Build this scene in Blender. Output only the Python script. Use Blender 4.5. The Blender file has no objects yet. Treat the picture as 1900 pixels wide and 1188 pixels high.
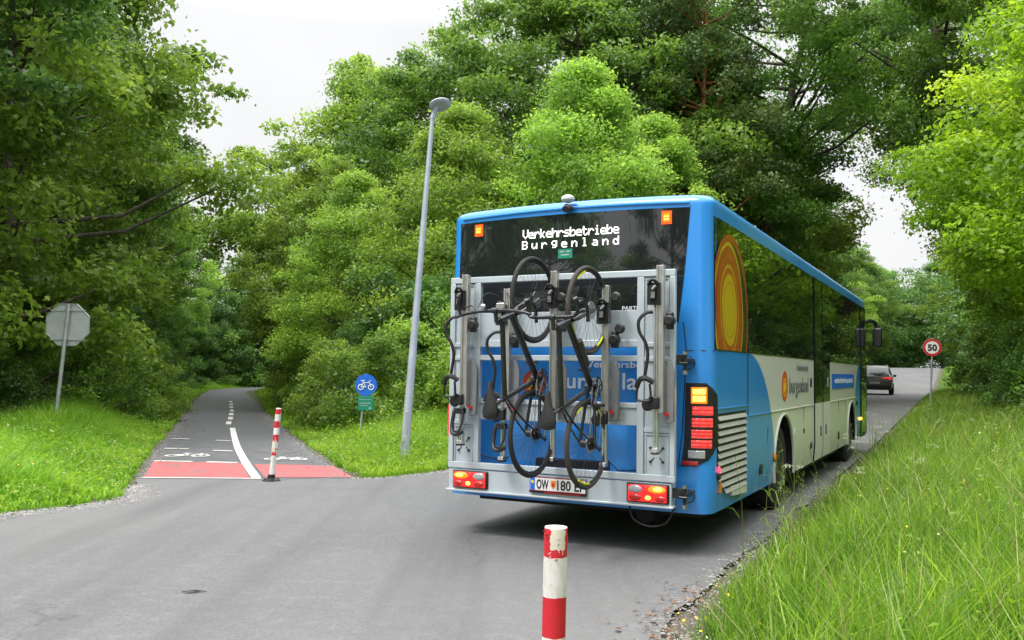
import bpy, bmesh, math, random
import numpy as np
from mathutils import Matrix, Vector
scene = bpy.context.scene
# ------------------------------------------------------------------ camera
FOC = 1656.0; EYE = 1.5
pitch = math.atan(94.4/FOC); roll = math.radians(.776)
fw = Vector((0, math.cos(pitch), math.sin(pitch))); r0 = Vector((1, 0, 0)); u0 = r0.cross(fw)
rt = math.cos(roll)*r0+math.sin(roll)*u0; up = rt.cross(fw)
cam_d = bpy.data.cameras.new('camera'); cam = bpy.data.objects.new('camera', cam_d); scene.collection.objects.link(cam)
cam.matrix_world = Matrix(((rt.x, up.x, -fw.x, 0), (rt.y, up.y, -fw.y, 0), (rt.z, up.z, -fw.z, EYE), (0, 0, 0, 1)))
cam_d.sensor_width = 36; cam_d.lens = FOC/1900*36; cam_d.clip_end = 3000; cam_d.clip_start = .05
scene.camera = cam
# ------------------------------------------------------------------ sky and sun (bright overcast day)
SUN_EL = math.radians(58); SUN_AZ = math.radians(232)   # azimuth clockwise from +Y: behind the camera and to the left
w = bpy.data.worlds.new('World'); scene.world = w; w.use_nodes = True
nt = w.node_tree; nt.nodes.clear()
out = nt.nodes.new('ShaderNodeOutputWorld'); bg = nt.nodes.new('ShaderNodeBackground')
sky = nt.nodes.new('ShaderNodeTexSky'); sky.sky_type = 'NISHITA'; sky.sun_disc = False
sky.sun_elevation = SUN_EL; sky.sun_rotation = SUN_AZ; sky.air_density = 1.5; sky.dust_density = 4
tc = nt.nodes.new('ShaderNodeTexCoord'); sep = nt.nodes.new('ShaderNodeSeparateXYZ'); mr = nt.nodes.new('ShaderNodeMapRange')
mr.inputs[1].default_value = .36; mr.inputs[2].default_value = 1.0; mr.inputs[3].default_value = 8.1; mr.inputs[4].default_value = 42
nz = nt.nodes.new('ShaderNodeTexNoise'); nz.inputs['Scale'].default_value = 2.2; nz.inputs['Detail'].default_value = 6
mrn = nt.nodes.new('ShaderNodeMapRange'); mrn.inputs[1].default_value = .3; mrn.inputs[2].default_value = .7; mrn.inputs[3].default_value = .88; mrn.inputs[4].default_value = 1.05
mul = nt.nodes.new('ShaderNodeMath'); mul.operation = 'MULTIPLY'
vm = nt.nodes.new('ShaderNodeVectorMath'); vm.operation = 'SCALE'; vm.inputs[0].default_value = (1.0, 1.0, 1.01)
mx = nt.nodes.new('ShaderNodeMix'); mx.data_type = 'RGBA'; mx.inputs[0].default_value = .94
L = nt.links.new
L(tc.outputs['Generated'], sep.inputs[0]); L(sep.outputs['Z'], mr.inputs[0]); L(tc.outputs['Generated'], nz.inputs['Vector'])
L(nz.outputs[0], mrn.inputs[0]); L(mr.outputs[0], mul.inputs[0]); L(mrn.outputs[0], mul.inputs[1]); L(mul.outputs[0], vm.inputs['Scale'])
L(sky.outputs[0], mx.inputs[6]); L(vm.outputs[0], mx.inputs[7]); L(mx.outputs[2], bg.inputs[0]); L(bg.outputs[0], out.inputs[0])
bg.inputs[1].default_value = .11
sl = bpy.data.lights.new('sun', 'SUN'); sun = bpy.data.objects.new('sun', sl); scene.collection.objects.link(sun)
sl.energy = 2.5; sl.angle = math.radians(14); sl.color = (1, .96, .9)
sd = Vector((math.sin(SUN_AZ)*math.cos(SUN_EL), math.cos(SUN_AZ)*math.cos(SUN_EL), math.sin(SUN_EL)))
sun.rotation_euler = sd.to_track_quat('Z', 'Y').to_euler()
scene.view_settings.view_transform = 'Standard'; scene.view_settings.look = 'None'; scene.view_settings.exposure = 0.17; scene.view_settings.gamma = 1
scene.cycles.max_bounces = 8; scene.cycles.transparent_max_bounces = 6

# ------------------------------------------------------------------ helpers
def sm(e0, e1, x):
    t = np.clip((x-e0)/(e1-e0), 0, 1); return t*t*(3-2*t)
def link(o, parent=None):
    scene.collection.objects.link(o)
    if parent: o.parent = parent
    return o
def tag(o, label=None, cat=None, group=None, kind=None):
    if label: o['label'] = label
    if cat: o['category'] = cat
    if group: o['group'] = group
    if kind: o['kind'] = kind
    return o
def empty(name, loc=(0, 0, 0), rz=0, label=None, cat=None, group=None):
    o = bpy.data.objects.new(name, None); o.location = loc; o.rotation_euler = (0, 0, rz); o.empty_display_size = .2
    link(o); return tag(o, label, cat, group)
def copy_tree(o, parent=None):
    c = o.copy(); link(c); c.parent = parent
    for ch in o.children: copy_tree(ch, c)
    return c

class NT:
    def __init__(s, name):
        s.m = bpy.data.materials.new(name); s.m.use_nodes = True; s.t = s.m.node_tree; s.b = s.t.nodes['Principled BSDF']
    def n(s, ty, **kw):
        x = s.t.nodes.new(ty)
        for k, v in kw.items():
            if k.startswith('i_'): x.inputs[k[2:].replace('_', ' ')].default_value = v
            else: setattr(x, k, v)
        return x
    def l(s, a, b): s.t.links.new(a, b)
    def math(s, op, a, b=None, c=None):
        x = s.n('ShaderNodeMath', operation=op)
        for i, v in enumerate((a, b, c)):
            if v is None: continue
            if isinstance(v, (int, float)): x.inputs[i].default_value = v
            else: s.l(v, x.inputs[i])
        return x.outputs[0]
    def noise(s, scale, detail=4, rough=.55, vec=None, dist=0):
        x = s.n('ShaderNodeTexNoise'); x.inputs['Scale'].default_value = scale; x.inputs['Detail'].default_value = detail
        x.inputs['Roughness'].default_value = rough; x.inputs['Distortion'].default_value = dist
        if vec is None: vec = s.n('ShaderNodeTexCoord').outputs['Object']
        s.l(vec, x.inputs['Vector']); return x.outputs[0]
    def rng(s, v, a, b, c, d):
        x = s.n('ShaderNodeMapRange'); s.l(v, x.inputs[0])
        for i, q in enumerate((a, b, c, d)): x.inputs[i+1].default_value = q
        return x.outputs[0]
    def mix(s, f, a, b, mode='MIX'):
        x = s.n('ShaderNodeMix', data_type='RGBA', blend_type=mode)
        for i, v in ((0, f), (6, a), (7, b)):
            if isinstance(v, (int, float)): x.inputs[i].default_value = v
            elif isinstance(v, tuple): x.inputs[i].default_value = (*v[:3], 1)
            else: s.l(v, x.inputs[i])
        return x.outputs[2]
    def ramp(s, v, stops, interp='LINEAR'):
        x = s.n('ShaderNodeValToRGB'); cr = x.color_ramp; cr.interpolation = interp; s.l(v, x.inputs[0])
        while len(cr.elements) < len(stops): cr.elements.new(.5)
        for e, (p, c) in zip(cr.elements, stops): e.position = p; e.color = (*c, 1)
        return x.outputs[0]
    def bump(s, h, strength=.3, dist=.01):
        x = s.n('ShaderNodeBump'); x.inputs['Strength'].default_value = strength; x.inputs['Distance'].default_value = dist
        s.l(h, x.inputs['Height']); s.l(x.outputs[0], s.b.inputs['Normal'])
    def col(s, c):
        if isinstance(c, tuple): s.b.inputs['Base Color'].default_value = (*c[:3], 1)
        else: s.l(c, s.b.inputs['Base Color'])
    def set(s, **kw):
        for k, v in kw.items():
            s.b.inputs[k.replace('_', ' ')].default_value = v
        return s
M = {}
def simple(name, c, rough=.5, metal=0, var=.12, scale=6, coat=0, bump=0):
    m = NT(name); n = m.noise(scale, 5, .65)
    m.col(m.mix(m.rng(n, .3, .7, 0, 1), tuple(x*(1-var) for x in c), tuple(min(1, x*(1+var)) for x in c)))
    m.set(Roughness=rough, Metallic=metal); m.l(m.rng(n, .3, .7, rough*.85, min(1, rough*1.2)), m.b.inputs['Roughness'])
    if coat: m.set(Coat_Weight=coat, Coat_Roughness=.06)
    if bump: m.bump(m.noise(scale*12, 3), bump, .004)
    M[name] = m.m; return m.m
def emis(name, c, e, rough=.25):
    m = NT(name); m.col(tuple(c)); m.set(Roughness=rough); m.b.inputs['Emission Color'].default_value = (*c, 1); m.b.inputs['Emission Strength'].default_value = e
    M[name] = m.m
simple('slat_grey', (.40, .40, .37), .5)
simple('door_white', (.58, .58, .53), .4)
simple('galv', (.42, .44, .46), .45, .6, .15, 9)
simple('lamp_metal', (.43, .48, .54), .42, .3, .1, 5)
simple('rack_grey', (.46, .52, .56), .38, .15, .05, 3)
simple('rack_panel', (.42, .48, .52), .45, .1, .07, 2)
simple('alu', (.50, .49, .46), .34, .75, .08, 8)
simple('alu_bright', (.75, .75, .74), .2, .9, .06, 8)
simple('guard_grey', (.17, .18, .19), .5, .2, .1, 8)
simple('black_plastic', (.012, .012, .013), .42, 0, .3, 14)
simple('rubber', (.018, .018, .018), .75, 0, .3, 20, bump=.3)
simple('rubber_brown', (.045, .038, .033), .8, 0, .3, 20, bump=.3)
simple('bike_black', (.012, .012, .014), .28, .2, .3, 10, coat=.5)
simple('steel', (.45, .45, .46), .3, .95, .1, 20)
simple('dark_steel', (.06, .06, .065), .4, .7, .2, 20)
simple('white_text', (.78, .80, .82), .5, 0, .03)
simple('grey_text', (.16, .17, .17), .5)
simple('dark', (.008, .008, .009), .8)
simple('underbody', (.015, .014, .013), .85, 0, .4, 4)
simple('red_paint', (.50, .012, .018), .5, 0, .15, 12)
simple('white_paint', (.72, .71, .68), .55, 0, .1, 10)
simple('sign_blue', (.01, .13, .60), .4, 0, .05)
simple('sign_green', (.005, .22, .13), .4, 0, .08, 30)
simple('sign_grey', (.40, .43, .43), .5, .3, .12, 5)
simple('plate_white', (.75, .76, .76), .4, 0, .03)
simple('plate_black', (.01, .01, .012), .5)
simple('amber_dull', (.75, .25, .02), .3)
simple('red_lens', (.45, .008, .008), .15, 0, .05, coat=.6)
simple('clear_lens', (.38, .39, .41), .15, .2, .15, 60, coat=.6)
simple('rim_grey', (.20, .21, .19), .35, .5, .15, 8)
simple('car_paint', (.16, .148, .138), .4, .3, .04, 3, coat=.25)
simple('car_glass', (.02, .025, .03), .08)
simple('roof_white', (.55, .58, .62), .5, 0, .08, 2)
simple('yellow_paint', (.55, .62, .02), .5)
simple('flower_yellow', (.85, .60, .01), .6)
simple('flower_white', (.65, .68, .5), .6)
simple('leather', (.02, .02, .021), .5, 0, .3, 20, bump=.3)
emis('amber_lit', (1, .20, .008), .85); emis('amber_hot', (1, .62, .10), 1.7); emis('red_lit', (.9, .03, .03), .6)
m_ = NT('red_cells'); sp_ = m_.n('ShaderNodeSeparateXYZ'); m_.l(m_.n('ShaderNodeTexCoord').outputs['Object'], sp_.inputs[0])
wz = m_.math('ABSOLUTE', m_.math('SINE', m_.math('MULTIPLY', sp_.outputs[2], 105))); wn_ = m_.noise(28, 3)
ec = m_.mix(m_.math('MULTIPLY', m_.rng(wz, .2, 1, 0, 1), m_.rng(wn_, .3, .65, .2, 1)), (.38, .008, .01), (1, .16, .14)); m_.col((.5, .02, .02)); m_.l(ec, m_.b.inputs['Emission Color']); m_.b.inputs['Emission Strength'].default_value = .8; m_.set(Roughness=.12); M['red_cells'] = m_.m; emis('red_hot', (1, .03, .06), 4)
emis('orange_deep', (1, .085, .01), .75); emis('red_glow', (.8, .02, .02), .5); emis('led', (1, .97, .93), 1.0)

class MB:
    def __init__(s): s.v = []; s.f = []; s.mi = []
    def add(s, vs, fs, mi=0):
        b = len(s.v); s.v.extend([tuple(map(float, p)) for p in vs]); s.f.extend([tuple(i+b for i in f) for f in fs]); s.mi.extend([mi]*len(fs)); return s
    def box(s, x0, x1, y0, y1, z0, z1, mi=0):
        vs = [(x, y, z) for z in (z0, z1) for y in (y0, y1) for x in (x0, x1)]
        return s.add(vs, [(0, 2, 3, 1), (4, 5, 7, 6), (0, 1, 5, 4), (2, 6, 7, 3), (0, 4, 6, 2), (1, 3, 7, 5)], mi)
    def obox(s, c, ax, ay, az, mi=0):
        c, ax, ay, az = map(Vector, (c, ax, ay, az))
        vs = [c+ax*i+ay*j+az*k for k in (-1, 1) for j in (-1, 1) for i in (-1, 1)]
        return s.add(vs, [(0, 2, 3, 1), (4, 5, 7, 6), (0, 1, 5, 4), (2, 6, 7, 3), (0, 4, 6, 2), (1, 3, 7, 5)], mi)
    def tube(s, pts, r, seg=10, mi=0, closed=False, smooth=0, caps=True):
        pts = [Vector(p) for p in pts]
        if smooth and not closed: pts = spline(pts, smooth)
        n = len(pts); rs = r if isinstance(r, (list, tuple)) else [r]*n
        if len(rs) != n: rs = [rs[0]+(rs[-1]-rs[0])*i/(n-1) for i in range(n)]
        tans = []
        for i in range(n):
            a = pts[(i-1) % n] if (closed or i > 0) else pts[i]; b = pts[(i+1) % n] if (closed or i < n-1) else pts[i]
            t = b-a; tans.append(t.normalized() if t.length > 1e-9 else Vector((0, 0, 1)))
        ref = Vector((0, 0, 1)) if abs(tans[0].z) < .9 else Vector((1, 0, 0))
        nn = (ref-tans[0]*ref.dot(tans[0])).normalized(); vs = []
        for i in range(n):
            nn = nn-tans[i]*nn.dot(tans[i])
            nn = nn.normalized() if nn.length > 1e-6 else tans[i].orthogonal().normalized()
            bb = tans[i].cross(nn)
            for k in range(seg):
                a = 2*math.pi*k/seg; vs.append(pts[i]+(nn*math.cos(a)+bb*math.sin(a))*rs[i])
        fs = []
        for i in range(n if closed else n-1):
            j = (i+1) % n
            for k in range(seg): fs.append((i*seg+k, i*seg+(k+1) % seg, j*seg+(k+1) % seg, j*seg+k))
        if caps and not closed: fs.append(tuple(range(seg))[::-1]); fs.append(tuple((n-1)*seg+k for k in range(seg)))
        return s.add(vs, fs, mi)
    def cyl(s, a, b, r, seg=16, mi=0, r2=None): return s.tube([a, b], [r, r if r2 is None else r2], seg, mi)
    def ring(s, c, ax, R, r, seg=48, rs=8, mi=0, flat=1.0):
        c = Vector(c); ax = Vector(ax).normalized(); u = ax.orthogonal().normalized(); v = ax.cross(u); vs = []
        for i in range(seg):
            a = 2*math.pi*i/seg; d = u*math.cos(a)+v*math.sin(a)
            for k in range(rs):
                b = 2*math.pi*k/rs; vs.append(c+d*(R+r*math.cos(b)*flat)+ax*(r*math.sin(b)))
        fs = [(i*rs+k, ((i+1) % seg)*rs+k, ((i+1) % seg)*rs+(k+1) % rs, i*rs+(k+1) % rs) for i in range(seg) for k in range(rs)]
        return s.add(vs, fs, mi)
    def lathe(s, c, ax, prof, seg=32, mi=0):
        c = Vector(c); ax = Vector(ax).normalized(); u = ax.orthogonal().normalized(); v = ax.cross(u); vs = []
        for (r, h) in prof:
            for i in range(seg):
                a = 2*math.pi*i/seg; vs.append(c+ax*h+(u*math.cos(a)+v*math.sin(a))*max(r, 1e-4))
        fs = []
        for j in range(len(prof)-1):
            for i in range(seg): fs.append((j*seg+i, j*seg+(i+1) % seg, (j+1)*seg+(i+1) % seg, (j+1)*seg+i))
        fs.append(tuple(range(seg))[::-1]); fs.append(tuple((len(prof)-1)*seg+i for i in range(seg)))
        return s.add(vs, fs, mi)
    def ell(s, c, r, seg=14, mi=0, rot=None):
        vs = []; fs = []; h = seg//2
        for j in range(h+1):
            t = math.pi*j/h
            for i in range(seg):
                a = 2*math.pi*i/seg; p = Vector((r[0]*math.sin(t)*math.cos(a), r[1]*math.sin(t)*math.sin(a), r[2]*math.cos(t)))
                if rot: p = rot @ p
                vs.append(p+Vector(c))
        for j in range(h):
            for i in range(seg): fs.append((j*seg+i, j*seg+(i+1) % seg, (j+1)*seg+(i+1) % seg, (j+1)*seg+i))
        return s.add(vs, fs, mi)
    def prism(s, poly, c, ax, ay, n, t, mi=0):
        c, ax, ay, n = map(Vector, (c, ax, ay, n)); k = len(poly)
        vs = [c+ax*p[0]+ay*p[1] for p in poly]+[c+ax*p[0]+ay*p[1]+n*t for p in poly]
        fs = [tuple(range(k))[::-1], tuple(range(k, 2*k))]+[(i, (i+1) % k, k+(i+1) % k, k+i) for i in range(k)]
        return s.add(vs, fs, mi)
    def build(s, name, mats, parent=None, smooth=True, angle=35, bevel=0, merge=False):
        me = bpy.data.meshes.new(name); me.from_pydata(s.v, [], s.f)
        if isinstance(mats, str): mats = [mats]
        for m in mats: me.materials.append(M[m])
        me.polygons.foreach_set('material_index', s.mi)
        bm = bmesh.new(); bm.from_mesh(me)
        if merge: bmesh.ops.remove_doubles(bm, verts=bm.verts, dist=1e-4)
        bmesh.ops.recalc_face_normals(bm, faces=bm.faces); bm.to_mesh(me); bm.free()
        if smooth:
            me.polygons.foreach_set('use_smooth', [True]*len(me.polygons)); me.set_sharp_from_angle(angle=math.radians(angle))
        me.update(); o = bpy.data.objects.new(name, me); link(o, parent)
        if bevel:
            b = o.modifiers.new('bevel', 'BEVEL'); b.width = bevel; b.segments = 2; b.limit_method = 'ANGLE'; b.angle_limit = math.radians(40)
        return o
def spline(P, k):
    out = []; n = len(P)
    for i in range(n-1):
        p0 = P[max(i-1, 0)]; p1 = P[i]; p2 = P[i+1]; p3 = P[min(i+2, n-1)]
        for j in range(k):
            t = j/k; out.append(.5*((2*p1)+(p2-p0)*t+(2*p0-5*p1+4*p2-p3)*t*t+(3*p1-p0-3*p2+p3)*t**3))
    out.append(P[-1]); return out
def quads(name, V, mats, parent=None, attr=None, nper=4, smooth=False, link_it=True):
    """V: (n,4,3) quads built with numpy"""
    n = V.shape[0]; me = bpy.data.meshes.new(name)
    me.vertices.add(n*4); me.vertices.foreach_set('co', V.reshape(-1).astype(np.float32))
    me.loops.add(n*4); me.loops.foreach_set('vertex_index', np.arange(n*4, dtype=np.int32))
    me.polygons.add(n); me.polygons.foreach_set('loop_start', np.arange(0, n*4, 4, dtype=np.int32)); me.polygons.foreach_set('loop_total', np.full(n, 4, dtype=np.int32))
    for m in ([mats] if isinstance(mats, str) else mats): me.materials.append(M[m])
    if attr is not None:
        a = me.attributes.new('tint', 'FLOAT', 'FACE'); a.data.foreach_set('value', attr.astype(np.float32))
    me.update(calc_edges=True)
    o = bpy.data.objects.new(name, me)
    if link_it: link(o, parent)
    return o
def text_obj(name, body, mat, size, c, ax, ay, parent, depth=.001, align='LEFT', width=None, bold=0, shear=0):
    cu = bpy.data.curves.new(name, 'FONT'); cu.body = body; cu.size = size; cu.align_x = align; cu.extrude = depth; cu.offset = bold; cu.shear = shear; cu.resolution_u = 3
    o = bpy.data.objects.new(name+'_tmp', cu); link(o); dg = bpy.context.evaluated_depsgraph_get(); dg.update()
    me = bpy.data.meshes.new_from_object(o.evaluated_get(dg)); me.name = name
    bpy.data.objects.remove(o); me.materials.clear(); me.materials.append(M[mat])
    co = np.zeros(len(me.vertices)*3); me.vertices.foreach_get('co', co); co = co.reshape(-1, 3)
    if width:
        wd = co[:, 0].max()-co[:, 0].min(); f = width/wd; co[:, 0] = (co[:, 0]-(co[:, 0].min() if align == 'LEFT' else 0))*f
    ax, ay = Vector(ax), Vector(ay); n = ax.cross(ay)
    out_ = np.array(c)[None]+co[:, :1]*np.array(ax)[None]+co[:, 1:2]*np.array(ay)[None]+co[:, 2:3]*np.array(n)[None]
    me.vertices.foreach_set('co', out_.reshape(-1)); me.update()
    r = bpy.data.objects.new(name, me); link(r, parent); return r

# ------------------------------------------------------------------ terrain
def road_h(x, y):
    t = .447*x+.894*y; q = .894*x-.447*y
    h = .45*sm(12, 56, t)*1.0+1.95*sm(60, 106, t)
    return h*sm(-15, -7.5, q)
def q_of(x, y): return .894*x-.447*y
def ground_h(x, y):
    q = q_of(x, y); d = q+1.35
    h = road_h(x, y)+1.0*sm(.5, 7, d)+ .6*sm(7, 25, d)
    return h
rng = np.random.default_rng(7)
def pnoise(x, y, s, seed=0):
    return (np.sin(x*s*1.7+seed)*np.cos(y*s*1.3+seed*2)+np.sin((x+y)*s*.9+seed*3)+np.cos((x*.6-y*1.1)*s*2.1+seed))/3

ROAD = [(-7.6, -12), (-1.6, 0), (.86, 4.95), (.98, 5.5), (1.15, 5.9), (1.42, 6.4), (1.84, 7.3), (2.9, 9.4), (4.5, 12.6), (5.35, 14.3), (.0, 17.0), (-.45, 14.6), (-.75, 13.75), (-1.01, 13.25), (-1.43, 12.72), (-1.89, 12.3), (-2.13, 12.27), (-4.97, 12.0),
        (-4.71, 11.36), (-4.45, 10.7), (-4.27, 10.2), (-4.36, 9.9), (-4.55, 9.62), (-4.82, 9.27), (-5.0, 8.9), (-5.6, 8.2), (-7, 7), (-10, 5.2), (-16, 2.5), (-30, -3), (-30, -20), (-10, -20)]
PL = [(-4.97, 12.0), (-5.05, 12.4), (-5.68, 14.2), (-6.6, 17), (-7.45, 19.7), (-10.2, 28.2), (-13.8, 39.3), (-17.8, 52), (-19.6, 59), (-19.9, 64), (-18.6, 68.5), (-15, 73)]
PR_ = [(-2.13, 12.27), (-2.2, 12.5), (-2.76, 13.9), (-3.46, 15.8), (-5.5, 21.7), (-7.9, 28.8), (-11.5, 40.2), (-14.8, 50.1), (-16.3, 55.2), (-16.8, 59), (-16.3, 63), (-14, 68)]
def pip(X, Y, poly):
    ins = np.zeros(X.shape, bool); n = len(poly)
    for i in range(n):
        x1, y1 = poly[i]; x2, y2 = poly[(i+1) % n]
        c = ((y1 > Y) != (y2 > Y)) & (X < (x2-x1)*(Y-y1)/(y2-y1+1e-12)+x1); ins ^= c
    return ins
def pdist(X, Y, poly):
    d = np.full(X.shape, 1e9); n = len(poly)
    for i in range(n):
        x1, y1 = poly[i]; x2, y2 = poly[(i+1) % n]; dx, dy = x2-x1, y2-y1
        t = np.clip(((X-x1)*dx+(Y-y1)*dy)/(dx*dx+dy*dy), 0, 1); d = np.minimum(d, np.hypot(X-x1-t*dx, Y-y1-t*dy))
    return d
PATHP = PL+PR_[::-1]
FARROAD = [(5.35, 14.3), (5.35+54, 14.3+108), (0+54, 17+108), (0, 17)]
POLYS = [ROAD, PATHP, FARROAD]
def paved(X, Y):
    r = np.zeros(X.shape, bool)
    for p in POLYS: r |= pip(X, Y, p)
    return r
def pave_dist(X, Y):
    d = np.full(X.shape, 1e9)
    for p in POLYS: d = np.minimum(d, pdist(X, Y, p))
    d[paved(X, Y)] *= -1
    return d
# ground sheet, fine near the camera and coarse towards the horizon
def warp(a, k, s): return s*np.sinh(k*a)/np.sinh(k)
gx = warp(np.linspace(-1, 1, 361), 4.2, 900.); gy = np.concatenate([-warp(np.linspace(1, .02, 50), 4.5, 300.), warp(np.linspace(0, 1, 330), 4.6, 1100.)])
X, Y = np.meshgrid(gx+0.0, gy+4.0); Z = ground_h(X, Y)
PD = pave_dist(X, Y)
Z = Z-.03*(PD < .15)+ (.05*pnoise(X, Y, .9)+.03*pnoise(X, Y, 2.3, 4))*sm(.6, 2.5, PD) - .012
V = np.stack([X, Y, Z], -1).reshape(-1, 3); ny_, nx_ = X.shape
me = bpy.data.meshes.new('ground'); idx = np.arange(ny_*nx_).reshape(ny_, nx_)
F = np.stack([idx[:-1, :-1], idx[:-1, 1:], idx[1:, 1:], idx[1:, :-1]], -1).reshape(-1, 4)
me.from_pydata(V.tolist(), [], F.tolist())
a = me.attributes.new('edge', 'FLOAT', 'POINT'); a.data.foreach_set('value', np.clip(PD, -1, 6).reshape(-1).astype(np.float32))
me.polygons.foreach_set('use_smooth', [True]*len(me.polygons))
m = NT('soil_and_moss'); at = m.n('ShaderNodeAttribute', attribute_name='edge')
n1 = m.noise(1.3, 6, .7); n2 = m.noise(22, 5, .7); n3 = m.noise(90, 3)
gr = m.mix(m.rng(n2, .35, .65, 0, 1), (.03, .055, .012), (.075, .11, .022))
dirt = m.mix(m.rng(n3, .35, .65, 0, 1), (.07, .055, .04), (.19, .165, .13))
wob = m.math('ADD', at.outputs['Fac'], m.math('MULTIPLY', m.math('SUBTRACT', n1, .5), .9))
m.col(m.mix(m.rng(wob, .0, .28, 0, 1), dirt, gr)); m.set(Roughness=.95); m.bump(n2, .8, .05); M['ground'] = m.m
me.materials.append(m.m); tag(link(bpy.data.objects.new('ground', me)), kind='structure')

m = NT('asphalt'); n_f = m.noise(240, 3, .7); n_m = m.noise(2.0, 6, .65); n_l = m.noise(.28, 4, .5)
vo = m.n('ShaderNodeTexVoronoi'); vo.inputs['Scale'].default_value = 330; m.l(m.n('ShaderNodeTexCoord').outputs['Object'], vo.inputs['Vector'])
base = m.mix(m.rng(n_f, .35, .65, 0, 1), (.100, .102, .108), (.190, .191, .195))
base = m.mix(m.rng(vo.outputs['Color'], .82, .9, 0, .35), base, (.26, .25, .24))
ng = m.noise(38, 4, .75); base = m.mix(m.rng(ng, .40, .60, 0, .75), base, (.078, .079, .082)); n8 = m.noise(9, 5, .7); base = m.mix(m.rng(n8, .5, .68, 0, .5), base, (.20, .197, .19))
base = m.mix(m.rng(n_m, .35, .75, 0, .45), base, (.095, .094, .094)); base = m.mix(m.rng(n_l, .4, .65, 0, .4), base, (.17, .168, .164))
# tyre polish streaks along the road and old sealed cracks
tcx = m.n('ShaderNodeTexCoord').outputs['Object']; mp = m.n('ShaderNodeMapping'); mp.inputs['Rotation'].default_value = (0, 0, math.radians(27)); mp.inputs['Scale'].default_value = (1.3, .09, 1); m.l(tcx, mp.inputs[0])
st = m.noise(1.0, 4, .6, mp.outputs[0]); base = m.mix(m.rng(st, .48, .66, 0, .55), base, (.078, .077, .078))
vc = m.n('ShaderNodeTexVoronoi', feature='DISTANCE_TO_EDGE'); vc.inputs['Scale'].default_value = .33
wv = m.n('ShaderNodeVectorMath', operation='ADD'); nzv = m.n('ShaderNodeTexNoise'); nzv.inputs['Scale'].default_value = 1.4; nzv.inputs['Detail'].default_value = 5; m.l(tcx, nzv.inputs['Vector']); m.l(tcx, wv.inputs[0]); m.l(nzv.outputs['Color'], wv.inputs[1]); m.l(wv.outputs[0], vc.inputs['Vector'])
gate = m.rng(m.noise(.22, 2), .5, .56, 0, 1)
base = m.mix(m.math('MULTIPLY', m.rng(vc.outputs['Distance'], 0, .006, .5, 0), gate), base, (.05, .05, .05))
m.col(base); m.set(Roughness=.8); m.bump(n_f, .35, .006); M['asphalt'] = m.m
simple('old_asphalt', (.085, .087, .093), .72, 0, .3, 3, bump=.6)
def flat_poly(name, poly, z, mat, kind='structure', hfun=None):
    bm = bmesh.new(); vs = [bm.verts.new((x, y, z+(float(hfun(x, y)) if hfun else 0))) for x, y in poly]
    es = [bm.edges.new((vs[i], vs[(i+1) % len(vs)])) for i in range(len(vs))]
    bmesh.ops.triangle_fill(bm, use_beauty=True, edges=es, normal=(0, 0, 1)); bmesh.ops.recalc_face_normals(bm, faces=bm.faces)
    for f in bm.faces:
        if f.normal.z < 0: f.normal_flip()
    me = bpy.data.meshes.new(name); bm.to_mesh(me); bm.free(); me.materials.append(M[mat]); o = link(bpy.data.objects.new(name, me))
    return tag(o, kind=kind) if kind else o
def jag(poly, i0, i1, amp=.05, step=.25, seed=1):
    r = random.Random(seed); out_ = []
    for i, p in enumerate(poly):
        out_.append(p)
        if i0 <= i < i1:
            q = poly[i+1]; L_ = math.dist(p, q); k = int(L_/step)
            for j in range(1, k):
                out_.append((p[0]+(q[0]-p[0])*j/k+r.uniform(-amp, amp), p[1]+(q[1]-p[1])*j/k+r.uniform(-amp, amp)))
    return out_
RJ = jag(ROAD, 17, 26, .04, .2); RJ = jag(RJ, 1, 9, .045, .16, 5)
flat_poly('road', RJ, .0, 'asphalt')
# road climbing away
vs = []; fs = []; NTt = 110
for i in range(NTt+1):
    f_ = i/NTt
    for j in range(7):
        g_ = j/6; x = (5.35+54*f_)*(1-g_)+(0+54*f_)*g_; y = (14.3+108*f_)*(1-g_)+(17+108*f_)*g_; vs.append((x, y, float(road_h(x, y))))
for i in range(NTt):
    for j in range(6): fs.append((i*7+j, i*7+j+1, (i+1)*7+j+1, (i+1)*7+j))
mb = MB(); mb.add(vs, fs); tag(mb.build('road', 'asphalt'), kind='structure')
# cycle path
def strip(pl, pr, z, n=1):
    vs = []; fs = []
    for a, b in zip(pl, pr):
        for k in range(5):
            g_ = k/4; x = a[0]+(b[0]-a[0])*g_; y = a[1]+(b[1]-a[1])*g_; vs.append((x, y, z+float(road_h(x, y))))
    for i in range(len(pl)-1):
        for k in range(4): fs.append((i*5+k, i*5+k+1, (i+1)*5+k+1, (i+1)*5+k))
    return vs, fs
pls = [tuple(p) for p in spline([Vector((*p, 0)) for p in PL], 6)]; prs = [tuple(p) for p in spline([Vector((*p, 0)) for p in PR_], 6)]
mb = MB(); mb.add(*strip(pls, prs, .0)); tag(mb.build('cycle_path', 'old_asphalt'), kind='structure')
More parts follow.
